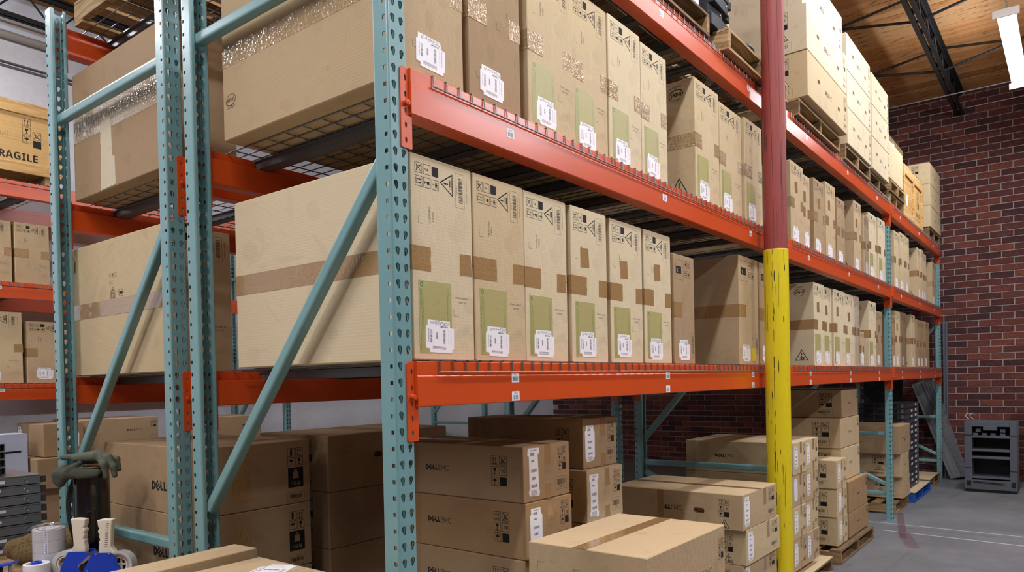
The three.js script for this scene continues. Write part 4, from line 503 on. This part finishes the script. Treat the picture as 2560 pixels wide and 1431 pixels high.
pallet('wooden pallet under the two nearest carton stacks', 0.6, 1.66, -1.0, -0.06, 0); pallet('wooden pallet under the wide taped carton at the aisle edge', 0.6, 1.36, 0.0, 0.5, 0);
pallet('wooden pallet left of the yellow guard', 2.36, 3.1, -0.72, 0.18, 0); pallet('wooden pallet right of the yellow guard', 3.9, 4.86, -0.98, 0.02, 0); cardSheet('brown cardboard sheet on the pallet right of the yellow guard', 3.88, 4.87, -0.98, 0.03, PT + 0.001);
pallet('weathered wooden pallet under the tall and short carton stacks', 5.14, 6.4, -1.0, 0.02, 0); pallet('wooden pallet behind the far aisle post', 7.9, 8.75, -0.98, -0.05, 0);
pallet('blue painted pallet under the server stack', 8.87, 10.15, -1.0, 0.0, 0, [bluePal], undefined); cardSheet('brown cardboard sheet on the blue pallet', 8.86, 10.1, -1.0, 0.01, PT + 0.001);
pallet('wooden pallet with cardboard at the foot of the leaning planks', 10.25, 11.19, -1.0, -0.03, 0); cardSheet('brown cardboard sheet by the leaning metal planks', 10.22, 11.15, -1.0, -0.02, PT + 0.001);
pallet('wooden pallet under the dark cartons at the rear rack end', 0.1, 1.75, -2.35, -1.36, 0);
const py = LV[2] + DECK;
pallet('rough wooden pallet on the top shelf, left of the black foam blocks', 1.25, 2.42, -1.05, 0.03, py); pallet('wooden pallet on the top shelf carrying the black foam blocks', 2.62, 3.72, -1.05, 0.06, py);
pallet('pale pallet under the large cartons right of the column', 4.0, 5.18, -0.95, 0.05, py); pallet('pale pallet under the middle stack of large cartons', 5.4, 6.38, -0.95, 0.04, py); pallet('dark pallet under the large cartons above the far aisle post', 6.45, 7.36, -0.95, 0.02, py, [palMats[2]]);
pallet('lower of two stacked pallets beside the wooden crate', 7.55, 8.34, -0.95, 0.0, py); pallet('upper of two stacked pallets beside the wooden crate', 7.5, 8.34, -0.95, 0.02, py + PT + 0.001); pallet('dark pallet under the cartons at the end of the top shelf', 10.15, 11.15, -0.95, 0.02, py, [palMats[2]]);
pallet('rough broken pallet on the top shelf of the rear rack', 0.12, 1.2, ZBK - 1.15, ZBK - 0.1, py); 
{ const t = thing('wrapped_load', 'white film-wrapped load on the rough pallet of the top shelf', 'load', [1.85, py + PT + 0.001, -0.52]); const g = new RoundedBoxGeometry(1.12, 0.55, 1.0, 4, 0.04); const p = g.attributes.position; for (let i = 0; i < p.count; i++) p.setX(i, p.getX(i) + 0.012 * Math.sin(p.getY(i) * 40 + p.getZ(i) * 9)); g.computeVertexNormals(); mesh('film', g.translate(0, 0.275, 0), phys({ color: 0xe6edf5, roughness: 0.2, clearcoat: 0.8, bumpMap: crinkle, bumpScale: 0.006 }), t); }
function crate(label, x0, x1, z1, d, y, h, panels, word) {
  const w = x1 - x0, t = thing('wooden_crate', label, 'crate', [(x0 + x1) / 2, y, z1 - d / 2]);
  const sk = word ? 0.075 : 0; if (word) for (const k of [-0.42, 0, 0.42]) mesh('skid', metreUV(box(0.09, sk, d - 0.02, k * w, sk / 2, 0), 1.2), palMats[0], t);
  mesh('ply_body', faceUV(span(-w / 2 + 0.015, w / 2 - 0.015, 0.01 + sk, h - 0.01, -d / 2 + 0.015, d / 2 - 0.015)), crateMat2, t);
  const b = (x, yy, ww, hh) => mesh('batten', metreUV(new RoundedBoxGeometry(ww, hh, 0.018, 1, 0.003), 1.2), crateMat, t, [x, yy, d / 2 - 0.007]);
  b(0, sk + 0.045, w, 0.09); b(0, h - 0.045, w, 0.09); for (let k = 0; k <= panels; k++) b(-w / 2 + 0.045 + k * (w - 0.09) / panels, (h + sk) / 2, 0.09, h - 0.18 - sk);
  const s = (x) => mesh('side_batten', metreUV(new RoundedBoxGeometry(0.018, 0.09, d, 1, 0.003), 1.2), crateMat, t, [-w / 2 + 0.007, x, 0]); s(0.045); s(h - 0.045);
  mesh('lid', metreUV(box(w + 0.004, 0.02, d + 0.004, 0, h + 0.01, 0), 1.2), crateMat, t);
  if (word) { const tx = canvasTex(560, 500, (c, W_, H_) => { c.fillStyle = '#d6b070'; c.fillRect(0, 0, W_, H_); const r = rng(9); for (let i = 0; i < 160; i++) { c.strokeStyle = 'rgba(150,95,40,' + (0.06 + r() * 0.12) + ')'; c.lineWidth = 1 + r() * 2; const y2 = r() * H_; c.beginPath(); c.moveTo(0, y2); c.quadraticCurveTo(W_ / 2, y2 + r() * 30 - 15, W_, y2); c.stroke(); } at(c, 90, 445, 0, () => text(c, 'FRAGILE', 92, 'bold')); ['up', null, 'glass', 'cross', 'rain', 'solid'].forEach((k, i) => k && at(c, 338 + (i % 2) * 84, 60 + Math.floor(i / 2) * 78 + (i % 2) * 30, 0, () => icon(c, k, 66))); at(c, 20, 250, 0, () => text(c, 'D 5 5ull', 60, '', 'left', 'rgba(60,60,90,0.35)')); }); mesh('stencil_panel', flat(0.56, 0.5, RECT, 0.002), std({ map: tx, roughness: 0.75 }), t, [w / 2 - 0.095 - 0.28, (h + sk) / 2, d / 2 - 0.0148]); }
  return t;
}
const cr = crate('wooden crate with two framed panels on the top shelf near the brick wall', 8.4, 9.78, 0.0, 0.8, py + 0.001, 0.62, 2);
{ const ft = canvasTex(256, 256, (c, w, h) => { c.fillStyle = '#cfa562'; c.fillRect(0, 0, w, h); ['up', 'cross', 'glass', '7', 'rain', 'solid'].forEach((k, i) => at(c, 90 + (i % 2) * 50, 20 + Math.floor(i / 2) * 48, 0, () => icon(c, k, 42))); at(c, 128, 235, 0, () => text(c, 'FRAGILE', 50, 'bold', 'center')); }); mesh('stencil_panel', flat(0.42, 0.4, RECT, 0.002), std({ map: ft, roughness: 0.75 }), cr, [0.34, 0.31, 0.3855]); mesh('paper_label', flat(0.1, 0.14, RECT), M.slip, cr, [-0.4, 0.24, 0.3855]); }
{ const t = crate('pale wooden crate stencilled with a warning word on top of the wall rack', 0.09, 1.34, Z3 + 0.02, 1.0, py + 0.001, 0.7, 1, true); }
{ // black foam blocks and hoses on the top shelf
  const foam = std({ color: 0x22252b, roughness: 0.7 });
  [[-0.07, 0, 0.0, 0.34, 0.075, 0.2, 0.0, 'lowest'], [-0.09, 0.077, -0.01, 0.26, 0.06, 0.18, -0.05, 'second'], [-0.05, 0.139, 0.0, 0.33, 0.07, 0.2, 0.06, 'third'], [-0.06, 0.211, -0.01, 0.36, 0.07, 0.22, -0.03, 'topmost']].forEach(([x, y, z, w, h, d, ry, o]) => { const t = thing('foam_block', `black moulded foam block with a stepped end, ${o} of the pile on the top shelf`, 'foam block', [2.76 + x, TOPY - 0.018 + y, -0.1 + z], ry, 'black foam blocks'); mesh('block', merge([rbox(w * 0.75, h, d, 0.006, -w * 0.12, h / 2, 0), rbox(w * 0.3, h * 0.7, d * 0.8, 0.005, w * 0.35, h * 0.35, 0)]), foam, t); mesh('screw', new THREE.SphereGeometry(0.007, 8, 6), M.steel, t, [w * 0.1, h * 0.6, d / 2]); });
  const t = thing('foam_block', 'black foam block standing on edge beside the foam pile on the top shelf', 'foam block', [2.99, TOPY - 0.018, -0.3], 0.4); mesh('block', merge([rbox(0.1, 0.3, 0.16, 0.006, 0, 0.15, 0), rbox(0.08, 0.12, 0.16, 0.006, 0.08, 0.2, 0)]), foam, t);
  const hs = thing('hose_coil', 'black hoses with blue fittings lying on the pallet by the column', 'hose', [3.26, TOPY - 0.018, -0.2]); for (const [a, r] of [[0, 0.02], [0.05, 0.024]]) mesh('hose', new THREE.TubeGeometry(new THREE.CatmullRomCurve3([V3(-0.15, 0.14 - a, 0.05), V3(0.0, 0.13, 0.1 + a), V3(0.14, 0.05, 0.14), V3(0.32, r, 0.12 + a)]), 24, r, 8), M.black, hs); mesh('fitting', new THREE.CylinderGeometry(0.026, 0.026, 0.07, 10).rotateZ(1.2).translate(0.0, 0.12, 0.11), M.blue, hs); mesh('fitting', new THREE.CylinderGeometry(0.03, 0.03, 0.06, 10).rotateZ(1.5).translate(0.24, 0.035, 0.14), M.blue, hs);
}
// ------------------------------------------------------------------ servers, planks, cart
const chassis = std({ color: 0x8d9198, roughness: 0.42, metalness: 0.55 }), chassisD = std({ color: 0x4c5057, roughness: 0.5, metalness: 0.4 });
const unitG = { body: merge([rbox(0.88, 0.066, 0.56, 0.003, 0, 0.034, 0), box(0.9, 0.004, 0.575, 0, 0.067, 0)]), bay: box(0.004, 0.046, 0.12), rail: box(0.84, 0.05, 0.006), tag: box(0.1, 0.03, 0.002), lat: box(0.012, 0.05, 0.03) };
for (let i = 0; i < 16; i++) {
  const t = thing('rack_server', i === 15 ? 'rack server on top of the dark stack on the blue pallet' : i === 0 ? 'lowest rack server of the dark stack on the blue pallet' : `rack server in the dark stack on the blue pallet, ${['second', 'third', 'fourth', 'fifth', 'sixth', 'seventh', 'eighth', 'ninth', 'tenth', 'eleventh', 'twelfth', 'thirteenth', 'fourteenth', 'fifteenth'][i - 1]} from below`, 'server', [9.38 + (i > 8 ? 0.02 : 0), 0.135 + i * 0.0705, -0.385], 0, 'rack servers on the blue pallet');
  mesh('chassis', unitG.body, chassisD, t); for (const z of [-0.16, -0.02, 0.12]) mesh('drive_bay', unitG.bay, M.black, t, [-0.4415, 0.034, z]); mesh('latch', unitG.lat, chassis, t, [-0.445, 0.034, 0.24]);
  mesh('side_rail', unitG.rail, i % 2 ? chassisD : M.darkGrey, t, [0, 0.034, 0.2815]); mesh('asset_tag', unitG.tag, M.whitePaper, t, [0.24, 0.034, 0.286]); if (i % 3) mesh('asset_tag', unitG.tag, M.whitePaper, t, [-0.05, 0.03, 0.286]); mesh('rail_end', box(0.1, 0.06, 0.01), M.steel, t, [0.39, 0.034, 0.284]);
}
for (let i = 0; i < 5; i++) { // bare galvanised planks leaning by the wall
  const z0 = 0.24 - i * 0.02, z1 = -0.2 - i * 0.04, t = thing('metal_plank', `galvanised metal plank leaning behind the end post, ${ORD[i]} from the strut`, 'plank', [11.56 - i * 0.036, 0, 0], 0, 'galvanised metal planks'); const a = V3(0, 0.002, z0), b = V3(0.03, 1.46, z1), v = b.clone().sub(a), L = v.length();
  const s = new THREE.Shape([[-0.075, 0], [0.075, 0], [0.075, 0.03], [0.07, 0.03], [0.07, 0.004], [0.035, 0.004], [0.03, 0.012], [-0.03, 0.012], [-0.035, 0.004], [-0.07, 0.004], [-0.07, 0.03], [-0.075, 0.03]].map((p) => new THREE.Vector2(...p))), g = new THREE.ExtrudeGeometry(s, { depth: L, bevelEnabled: false });
  const zz = v.normalize(), yy = V3(-1, 0, 0).addScaledVector(zz, zz.x).normalize(), xx = V3().crossVectors(yy, zz); g.applyMatrix4(new THREE.Matrix4().makeBasis(xx, yy, zz)).translate(a.x, a.y + 0.035, a.z); mesh('pressed_sheet', g, std({ color: 0xaeb3b8, roughness: 0.34, metalness: 0.75 }), t);
}
{ const t = thing('black_panel_pack', 'pack of black corrugated sheets standing behind the far aisle post', 'sheets', [10.6, 0, -0.7]); for (let i = 0; i < 9; i++) mesh('corrugated_sheet', box(0.012, 1.5, 0.5), M.blackSteel, t, [i * 0.02, 0.75 + 0.126 + 0.008, (i % 2) * 0.01]); }
{ // grey moulded equipment frame in front of the brick wall
  const g = std({ color: 0x565b64, roughness: 0.62, bumpMap: paintBump, bumpScale: 0.002 }), t = thing('equipment_cart', 'dark grey moulded equipment frame with black openings standing by the brick wall', 'cart', [10.22, 0, 0.7]);
  const P = (n, x0, x1, y0, y1, z0, z1, m = g) => mesh(n, rbox(x1 - x0, y1 - y0, z1 - z0, 0.004, (x0 + x1) / 2, (y0 + y1) / 2, (z0 + z1) / 2), m, t);
  P('base_skid', 0.02, 0.5, 0, 0.04, -0.29, 0.29, M.black); P('bottom_panel', 0, 0.48, 0.04, 0.17, -0.3, 0.3); P('side_rail', 0, 0.48, 0.17, 0.97, -0.3, -0.21); P('side_rail', 0, 0.48, 0.17, 0.97, 0.22, 0.3); P('header', 0, 0.48, 0.9, 0.97, -0.21, 0.22); P('header_tab', -0.004, 0.06, 0.85, 0.905, -0.08, 0.08);
  for (const [a, b, n] of [[0.745, 0.775, 'shelf'], [0.56, 0.59, 'shelf'], [0.46, 0.495, 'shelf'], [0.19, 0.215, 'shelf']]) P(n, 0.005, 0.46, a, b, -0.21, 0.22); P('back_panel', 0.42, 0.48, 0.17, 0.9, -0.21, 0.22, M.black);
  for (const z of [-0.17, -0.07, 0.03, 0.14]) P('foam_pad', 0.03, 0.1, 0.776, 0.81, z - 0.03, z + 0.03); for (const z of [-0.14, 0.14]) P('socket_block', 0.04, 0.14, 0.82, 0.87, z - 0.03, z + 0.03); for (const z of [-0.25, 0.26]) P('corner_block', -0.008, 0.03, 0.09, 0.16, z - 0.025, z + 0.025, M.black); for (const [y, z] of [[0.78, -0.255], [0.78, 0.26], [0.3, 0.26], [0.33, -0.255]]) P('rail_joint', -0.006, 0.02, y, y + 0.01, z - 0.045, z + 0.045, M.black);
  mesh('lower_lip', rod(V3(-0.01, 0.15, -0.2), V3(-0.012, 0.13, 0.16), 0.008, 6), M.black, t);
  for (const [z, l] of [[-0.29, 'left'], [-0.24, 'right']]) { const q = thing('steel_handle', `bright bent steel handle rising behind the grey equipment frame, ${l} one`, 'handle', [10.5, 0.98, 0.7 + z]); mesh('tube', new THREE.TubeGeometry(new THREE.CatmullRomCurve3([V3(0, 0, 0.03), V3(0, 0.05, -0.02), V3(0.02, 0.08, 0.0), V3(0.05, 0.06, 0.06)]), 14, 0.006, 6), M.steel, q); }
  const s = thing('flattened_carton_bundle', 'bundle of flattened cartons at the edge beside the grey equipment frame', 'cardboard', [11.05, 0, 1.36]); for (let i = 0; i < 30; i++) mesh('flattened_carton', metreUV(box(0.7, 0.036, 0.56 + (i % 3) * 0.01), 1), board(i % 2 ? 'brown' : 'mid'), s, [0, 0.13 + 0.02 + i * 0.037, -0.01 + (i % 2) * 0.01]); mesh('base_block', box(0.7, 0.13, 0.5, 0, 0.065, 0), palMats[2], s); mesh('paper_notice', box(0.001, 0.17, 0.2), M.whitePaper, s, [-0.352, 0.86, -0.19]);
}
// servers by the cross aisle
const un = { body: merge([rbox(0.62, 0.047, 0.6, 0.002, 0, 0.0245, 0)]), ear: box(0.03, 0.034, 0.03), tag: box(0.13, 0.015, 0.0015), lip: box(0.6, 0.003, 0.004), catchG: new THREE.TorusGeometry(0.011, 0.0016, 5, 10) };
const galv = std({ color: 0x8f949d, roughness: 0.4, metalness: 0.65 });
{ const t = pallet('wooden pallet under the grey server stack by the cross aisle', -0.75, 0.05, -3.5, -2.72, 0); }
for (let i = 0; i < 21; i++) {
  const t = thing('rack_server', i === 20 ? 'bare grey rack server on top of the stack by the cross aisle' : `grey rack server in the stack by the cross aisle, ${i > 10 ? ORD[20 - i] + ' from the top' : ORD[i] + ' from the floor'}`, 'server', [-0.32, 0.127 + i * 0.0515, -3.06], 0, 'grey rack servers by the cross aisle');
  mesh('chassis', un.body, galv, t); mesh('lid_edge', un.lip, M.steel, t, [0, 0.046, 0.302]); mesh('paper_tag', un.tag, M.whitePaper, t, [0.1 + (i % 3) * 0.02 - 0.06, 0.026, 0.3015], [0, 0, 0.05 * ((i % 4) - 1.5)]); mesh('rail_ear', un.ear, chassisD, t, [0.322, 0.02, 0.28]); mesh('finger_catch', un.catchG, M.steel, t, [0.24, 0.022, 0.302]); mesh('finger_catch', un.catchG, M.steel, t, [-0.12, 0.022, 0.302]);
}
for (let i = 0; i < 4; i++) { const t = thing('drive_cage', `open silver drive cage on the grey servers, ${['lowest', 'second', 'third', 'topmost'][i]}`, 'drive cage', [-0.37, 1.21 + i * 0.042, -2.98], 0, 'silver drive cages'); mesh('cage', merge([box(0.44, 0.003, 0.3, 0, 0.002, 0), box(0.44, 0.003, 0.3, 0, 0.039, 0), box(0.003, 0.04, 0.3, -0.22, 0.02, 0), box(0.003, 0.04, 0.3, 0.22, 0.02, 0), box(0.003, 0.04, 0.3, 0, 0.02, 0)]), M.steel, t); mesh('drive', box(0.2, 0.028, 0.28, 0.11, 0.019, -0.005), M.black, t); mesh('drive', box(0.2, 0.028, 0.28, -0.11, 0.019, -0.005), M.black, t); }
{ const t = thing('white_carton', 'white carton with a torn black line beyond the silver drive cages', 'box', [0.55, 0, -5.8]); mesh('carton_body', faceUV(box(0.7, 1.28, 0.3, 0, 0.64, 0)), FACES.map(() => std({ color: 0xbfcbe0, roughness: 0.7 })), t); mesh('torn_tape', prism([[-0.35, 0], [0.3, 0.02], [0.3, 0.035], [-0.35, 0.02]], 0.002), M.black, t, [0, 1.1, 0.151]); }
// ------------------------------------------------------------------ packing table with its tools
const YT = 0.84;
{
  const t = thing('packing_table', 'brown packing table in front of the rack ends, under the tape dispensers', 'table', [-0.52, 0, -1.3]);
  mesh('table_top', metreUV(rbox(0.98, 0.035, 2.5, 0.004, 0, YT - 0.0175, 0), 1), palMats[1], t); for (const [x, z] of [[-0.44, -1.18], [0.44, -1.18], [-0.44, 1.18], [0.44, 1.18]]) mesh('leg', box(0.05, YT - 0.036, 0.05, x, (YT - 0.036) / 2, z), M.darkGrey, t);
  const a = carton('long narrow carton lying on the packing table in front of the paired posts', { x0: -0.75, x1: -0.02, y: YT + 0.001, z: -0.71, d: 0.135, h: 0.218, tint: 'mid' }); a.rotation.y = 0.06;
  const b = carton('low carton with a crumpled white label on its top, at the table corner', { x0: -0.78, x1: -0.05, y: YT + 0.001, z: -0.12, d: 0.55, h: 0.2, tint: 'mid', seam: 'yx' }); onTop(b, 'shipping_label', flat(0.19, 0.12, TAG1), M.label[0], 0.62, -0.06, 0.5);
}
const YAW = -0.911;
{ // black film roll with a pair of work gloves on it
  const t = thing('film_roll', 'tall black stretch film roll standing on the packing table', 'film roll', [-0.1, YT + 0.001, -1.91], YAW); mesh('film', new THREE.LatheGeometry([[0.038, 0], [0.072, 0.0], [0.0735, 0.004], [0.0735, 0.452], [0.071, 0.457], [0.038, 0.457]].map((p) => new THREE.Vector2(...p)), 36), phys({ color: 0x07080a, roughness: 0.22, clearcoat: 0.6, bumpMap: crinkle, bumpScale: 0.0006 }), t); mesh('core', new THREE.LatheGeometry([[0.033, 0.002], [0.038, 0.002], [0.038, 0.462], [0.033, 0.462], [0.033, 0.002]].map((p) => new THREE.Vector2(...p)), 24), board('brown'), t);
  mesh('loose_film', new THREE.TubeGeometry(new THREE.CatmullRomCurve3([V3(-0.07, 0.42, 0.02), V3(-0.1, 0.32, 0.03), V3(-0.095, 0.2, 0.03), V3(-0.06, 0.08, 0.04)]), 20, 0.012, 6).scale(1, 1, 0.35), M.black, t);
  const blob = (caps, res, size) => { const mc = new MarchingCubes(res, M.black, false, false, 60000); mc.isolation = 0; const f = mc.field, n = res; for (let k = 0; k < n; k++) for (let j = 0; j < n; j++) for (let i = 0; i < n; i++) { const p = V3((i - n / 2) / (n / 2), (j - n / 2) / (n / 2), (k - n / 2) / (n / 2)).multiplyScalar(size); let d = 9; for (const [a, b, ra, rb] of caps) { const ab = b.clone().sub(a), h = Math.max(0, Math.min(1, p.clone().sub(a).dot(ab) / ab.lengthSq())), e = p.distanceTo(a.clone().addScaledVector(ab, h)) - (ra + (rb - ra) * h), kk = 0.012, m = Math.max(kk - Math.abs(d - e), 0) / kk; d = Math.min(d, e) - m * m * kk * 0.25; } f[k * n * n + j * n + i] = -d; } mc.update(); const g = new THREE.BufferGeometry(); g.setAttribute('position', new THREE.BufferAttribute(mc.positionArray.slice(0, mc.count * 3), 3)); g.setAttribute('normal', new THREE.BufferAttribute(mc.normalArray.slice(0, mc.count * 3), 3)); g.scale(size, size, size); g.computeVertexNormals(); return metreUV(g, 8); };
  const gm = [std({ color: 0x5a5f50, roughness: 0.9, bumpMap: cardBump, bumpScale: 0.002 }), std({ color: 0x474b42, roughness: 0.92, bumpMap: cardBump, bumpScale: 0.002 })];
  const A = [[V3(-0.055, 0.022, 0.0), V3(0.03, 0.03, 0.0), 0.026, 0.03], [V3(-0.05, 0.028, 0.03), V3(0.03, 0.032, 0.03), 0.018, 0.02], [V3(-0.05, 0.03, -0.01), V3(-0.13, 0.03, 0.0), 0.017, 0.011], [V3(0.03, 0.035, 0), V3(0.09, 0.025, 0.02), 0.024, 0.017], [V3(0.09, 0.025, 0.02), V3(0.118, -0.012, 0.03), 0.017, 0.014], [V3(0.118, -0.012, 0.03), V3(0.122, -0.052, 0.03), 0.014, 0.012], [V3(0.05, 0.03, 0.02), V3(0.088, 0.0, 0.055), 0.018, 0.014], [V3(0.088, 0, 0.055), V3(0.094, -0.055, 0.05), 0.014, 0.012], [V3(0.03, 0.03, -0.03), V3(0.1, 0.015, -0.03), 0.018, 0.013], [V3(0.1, 0.015, -0.03), V3(0.116, -0.03, -0.02), 0.013, 0.011]];
  const g1 = thing('work_glove', 'olive work glove draped over the black film roll, fingers hanging to the right', 'glove', [-0.1, YT + 0.475, -1.91], YAW, 'pair of olive work gloves'); mesh('glove_body', blob(A, 72, 0.15), gm[0], g1);
  const B = [[V3(-0.11, -0.005, 0.06), V3(-0.02, 0.0, 0.085), 0.03, 0.022], [V3(-0.11, -0.03, 0.06), V3(-0.09, 0.02, 0.05), 0.026, 0.02], [V3(-0.02, 0.0, 0.085), V3(0.07, 0.004, 0.072), 0.02, 0.014], [V3(-0.1, -0.045, 0.066), V3(-0.045, 0.02, 0.088), 0.017, 0.014], [V3(-0.045, 0.02, 0.088), V3(-0.01, 0.045, 0.07), 0.014, 0.011], [V3(0.0, -0.012, 0.092), V3(0.066, -0.008, 0.078), 0.013, 0.011]];
  const g2 = thing('work_glove', 'olive work glove hanging by its cuff on the front of the black film roll', 'glove', [-0.1, YT + 0.44, -1.91], YAW, 'pair of olive work gloves'); mesh('glove_body', blob(B, 72, 0.15), gm[1], g2);
  // brown fibre pad, rolled
  const J = thing('fibre_pad', 'rolled brown fibre packing pad lying behind the tape rolls', 'packing pad', [-0.19, YT + 0.062, -2.2], YAW); mesh('pad', (() => { const g = blob([[V3(-0.13, 0.01, 0.02), V3(-0.04, 0.03, 0), 0.048, 0.05], [V3(-0.04, 0.03, 0), V3(0.13, 0.035, -0.02), 0.06, 0.056], [V3(-0.08, -0.01, 0.03), V3(0.05, 0.0, 0.04), 0.05, 0.05], [V3(-0.03, 0.06, -0.03), V3(0.1, 0.055, -0.04), 0.04, 0.035]], 64, 0.2); return g; })(), std({ color: 0x8b7550, roughness: 1, bumpMap: noiseTex(256, (u, v) => 0.5 * n128(u, v) + 0.5 * n64(v * 0.3, u)), bumpScale: 0.006, map: noiseTex(256, (u, v) => { const a = 0.45 + 0.9 * n128(u, v * 0.4); return [a, a * 0.98, a * 0.9]; }, true) }), J);
}
{ // tape rolls and dispensers
  const clear = phys({ color: 0xe8eaee, roughness: 0.22, transmission: 0.35, thickness: 0, clearcoat: 0.6 }), ring = (ro, ri, h) => new THREE.LatheGeometry([[ri, 0], [ro - 0.001, 0], [ro, 0.002], [ro, h - 0.002], [ro - 0.001, h], [ri, h], [ri, 0]].map((p) => new THREE.Vector2(...p)), 32);
  const rr = ring(0.064, 0.038, 0.05), core = ring(0.038, 0.035, 0.05);
  for (let i = 0; i < 4; i++) { const t = thing('tape_roll', `clear packing tape roll, ${['lowest', 'second', 'third', 'topmost'][i]} of the stack beside the blue dispenser`, 'tape roll', [-0.262, YT + 0.001 + i * 0.0505, -1.96], YAW, 'stacked clear tape rolls'); mesh('tape', rr, clear, t); mesh('core', core, M.whitePaper, t); if (i > 1) mesh('printed_strip', new THREE.CylinderGeometry(0.0645, 0.0645, 0.05, 6, 1, true, 0.25, 0.22).translate(0, 0.025, 0), std({ roughness: 0.5, map: canvasTex(64, 128, (c) => { c.fillStyle = '#eef2fa'; c.fillRect(0, 0, 64, 128); c.fillStyle = '#223a6e'; for (let y = 4; y < 128; y += 12) { c.fillRect(8 + (y % 24), y, 18, 6); c.fillRect(36, y + 3, 18, 6); } }) }), t); }
  { const t = thing('stretch_wrap', 'crumpled clear film over the top of the tape roll stack', 'plastic film', [-0.262, YT + 0.2035, -1.96], YAW); const g = new THREE.SphereGeometry(0.07, 24, 10, 0, 7, 0, 1.5).scale(1, 0.28, 1), p = g.attributes.position, r = rng(6); for (let i = 0; i < p.count; i++) p.setY(i, Math.max(0.001, p.getY(i) + (r() - 0.5) * 0.008)); g.computeVertexNormals(); mesh('film', g, M.film, t); }
  const grip = (flip) => { const s = new THREE.Shape(); s.moveTo(-0.026, 0); s.bezierCurveTo(-0.03, 0.02, -0.02, 0.035, -0.024, 0.05); s.bezierCurveTo(-0.013, 0.056, -0.03, 0.075, -0.02, 0.08); s.bezierCurveTo(-0.03, 0.09, -0.03, 0.1, -0.02, 0.106); s.bezierCurveTo(-0.03, 0.115, -0.026, 0.125, -0.03, 0.14); s.bezierCurveTo(-0.01, 0.146, 0.015, 0.146, 0.032, 0.142); s.bezierCurveTo(0.026, 0.11, 0.024, 0.06, 0.022, 0.03); s.bezierCurveTo(0.024, 0.02, 0.032, 0.012, 0.042, 0); s.closePath(); return new THREE.ExtrudeGeometry(s, { depth: 0.02, bevelEnabled: true, bevelThickness: 0.006, bevelSize: 0.006, bevelOffset: -0.004, bevelSegments: 3, curveSegments: 8 }).translate(0, 0, -0.01); };
  const plate = prism([[-0.08, 0], [-0.075, -0.005], [0.075, -0.005], [0.084, 0.004], [0.082, 0.03], [0.05, 0.096], [0.04, 0.102], [-0.03, 0.102], [-0.042, 0.096], [-0.078, 0.03]], 0.003, 0.0008);
  function gun(label, pos, turn, ribbed) {
    const t = thing('tape_dispenser', label, 'tape dispenser', pos, turn);
    mesh('side_plate', plate, M.blue, t, [0, 0.012, 0.03]); mesh('side_plate', plate, M.blue, t, [0, 0.012, -0.03]); const h = mesh('handle', grip(), M.cream, t, [0.008, 0.108, 0.0]);
    if (ribbed) for (let k = 0; k < 12; k++) mesh('grip_rib', box(0.013, 0.002, 0.002), M.grey, h, [0.006 + k * 0.0008, 0.03 + k * 0.009, 0.0165]);
    mesh('tape', ring(0.058, 0.038, 0.048).rotateX(Math.PI / 2).translate(0.068, 0.058, -0.024), clear, t); mesh('hub', merge([ring(0.036, 0.03, 0.04).rotateX(Math.PI / 2).translate(0.068, 0.058, -0.02), rod(V3(0.038, 0.058, 0), V3(0.098, 0.058, 0), 0.005), rod(V3(0.068, 0.028, 0), V3(0.068, 0.088, 0), 0.005)]), M.cream, t);
    mesh('roller', new THREE.CylinderGeometry(0.019, 0.019, 0.052, 16).rotateX(Math.PI / 2).translate(-0.08, 0.05, 0), M.black, t); mesh('cutter', prism([[-0.1, 0.05], [-0.06, 0.085], [-0.045, 0.09], [-0.03, 0.105], [-0.06, 0.1], [-0.105, 0.06]], 0.05), M.steel, t); for (const [x, y] of [[-0.02, 0.1], [0.035, 0.1], [-0.06, 0.03], [-0.045, 0.012]]) mesh('screw', new THREE.SphereGeometry(0.004, 8, 6).translate(x, y + 0.008, 0.0325), M.steel, t);
    return t;
  }
  gun('blue tape dispenser in front, with a ribbed cream handle and clear tape on its right', [-0.155, YT + 0.002, -1.66], YAW, true);
  gun('blue tape dispenser behind the front one, its cream handle leaning left', [-0.2, YT + 0.002, -1.77], YAW + Math.PI - 0.05, false);
  const t2 = thing('tape_dispenser', 'blue and cream hand dispenser lying at the table edge', 'tape dispenser', [-0.45, YT + 0.002, -1.93], YAW); mesh('frame', merge([prism([[-0.03, 0], [0.06, 0], [0.06, 0.004], [-0.03, 0.004]], 0.06), prism([[-0.035, 0.07], [0.05, 0.085], [0.05, 0.092], [-0.035, 0.078]], 0.06), box(0.006, 0.075, 0.06, -0.033, 0.038, 0)]), M.blue, t2); mesh('handle', merge([rbox(0.03, 0.07, 0.05, 0.006, -0.045, 0.036, 0), rbox(0.09, 0.03, 0.04, 0.008, -0.1, 0.03, 0)]), M.cream, t2); mesh('roller', new THREE.CylinderGeometry(0.015, 0.015, 0.07, 14).translate(-0.01, 0.04, 0.01), M.black, t2); mesh('roller', new THREE.CylinderGeometry(0.01, 0.01, 0.065, 14).translate(0.035, 0.045, 0.0), M.steel, t2);
  const t3 = thing('tape_roll', 'white tape roll with a blue hub beside the hand dispenser', 'tape roll', [-0.345, YT + 0.001, -1.87], YAW); mesh('tape', ring(0.05, 0.028, 0.05).translate(0, 0.025, 0), M.whitePaper, t3); mesh('hub', ring(0.02, 0.01, 0.06).translate(0, 0.022, 0), M.blue, t3); mesh('spindle_plate', new THREE.CylinderGeometry(0.045, 0.045, 0.024, 24).translate(0, 0.012, 0), M.blue, t3);
}
renderer.render(scene, camera);
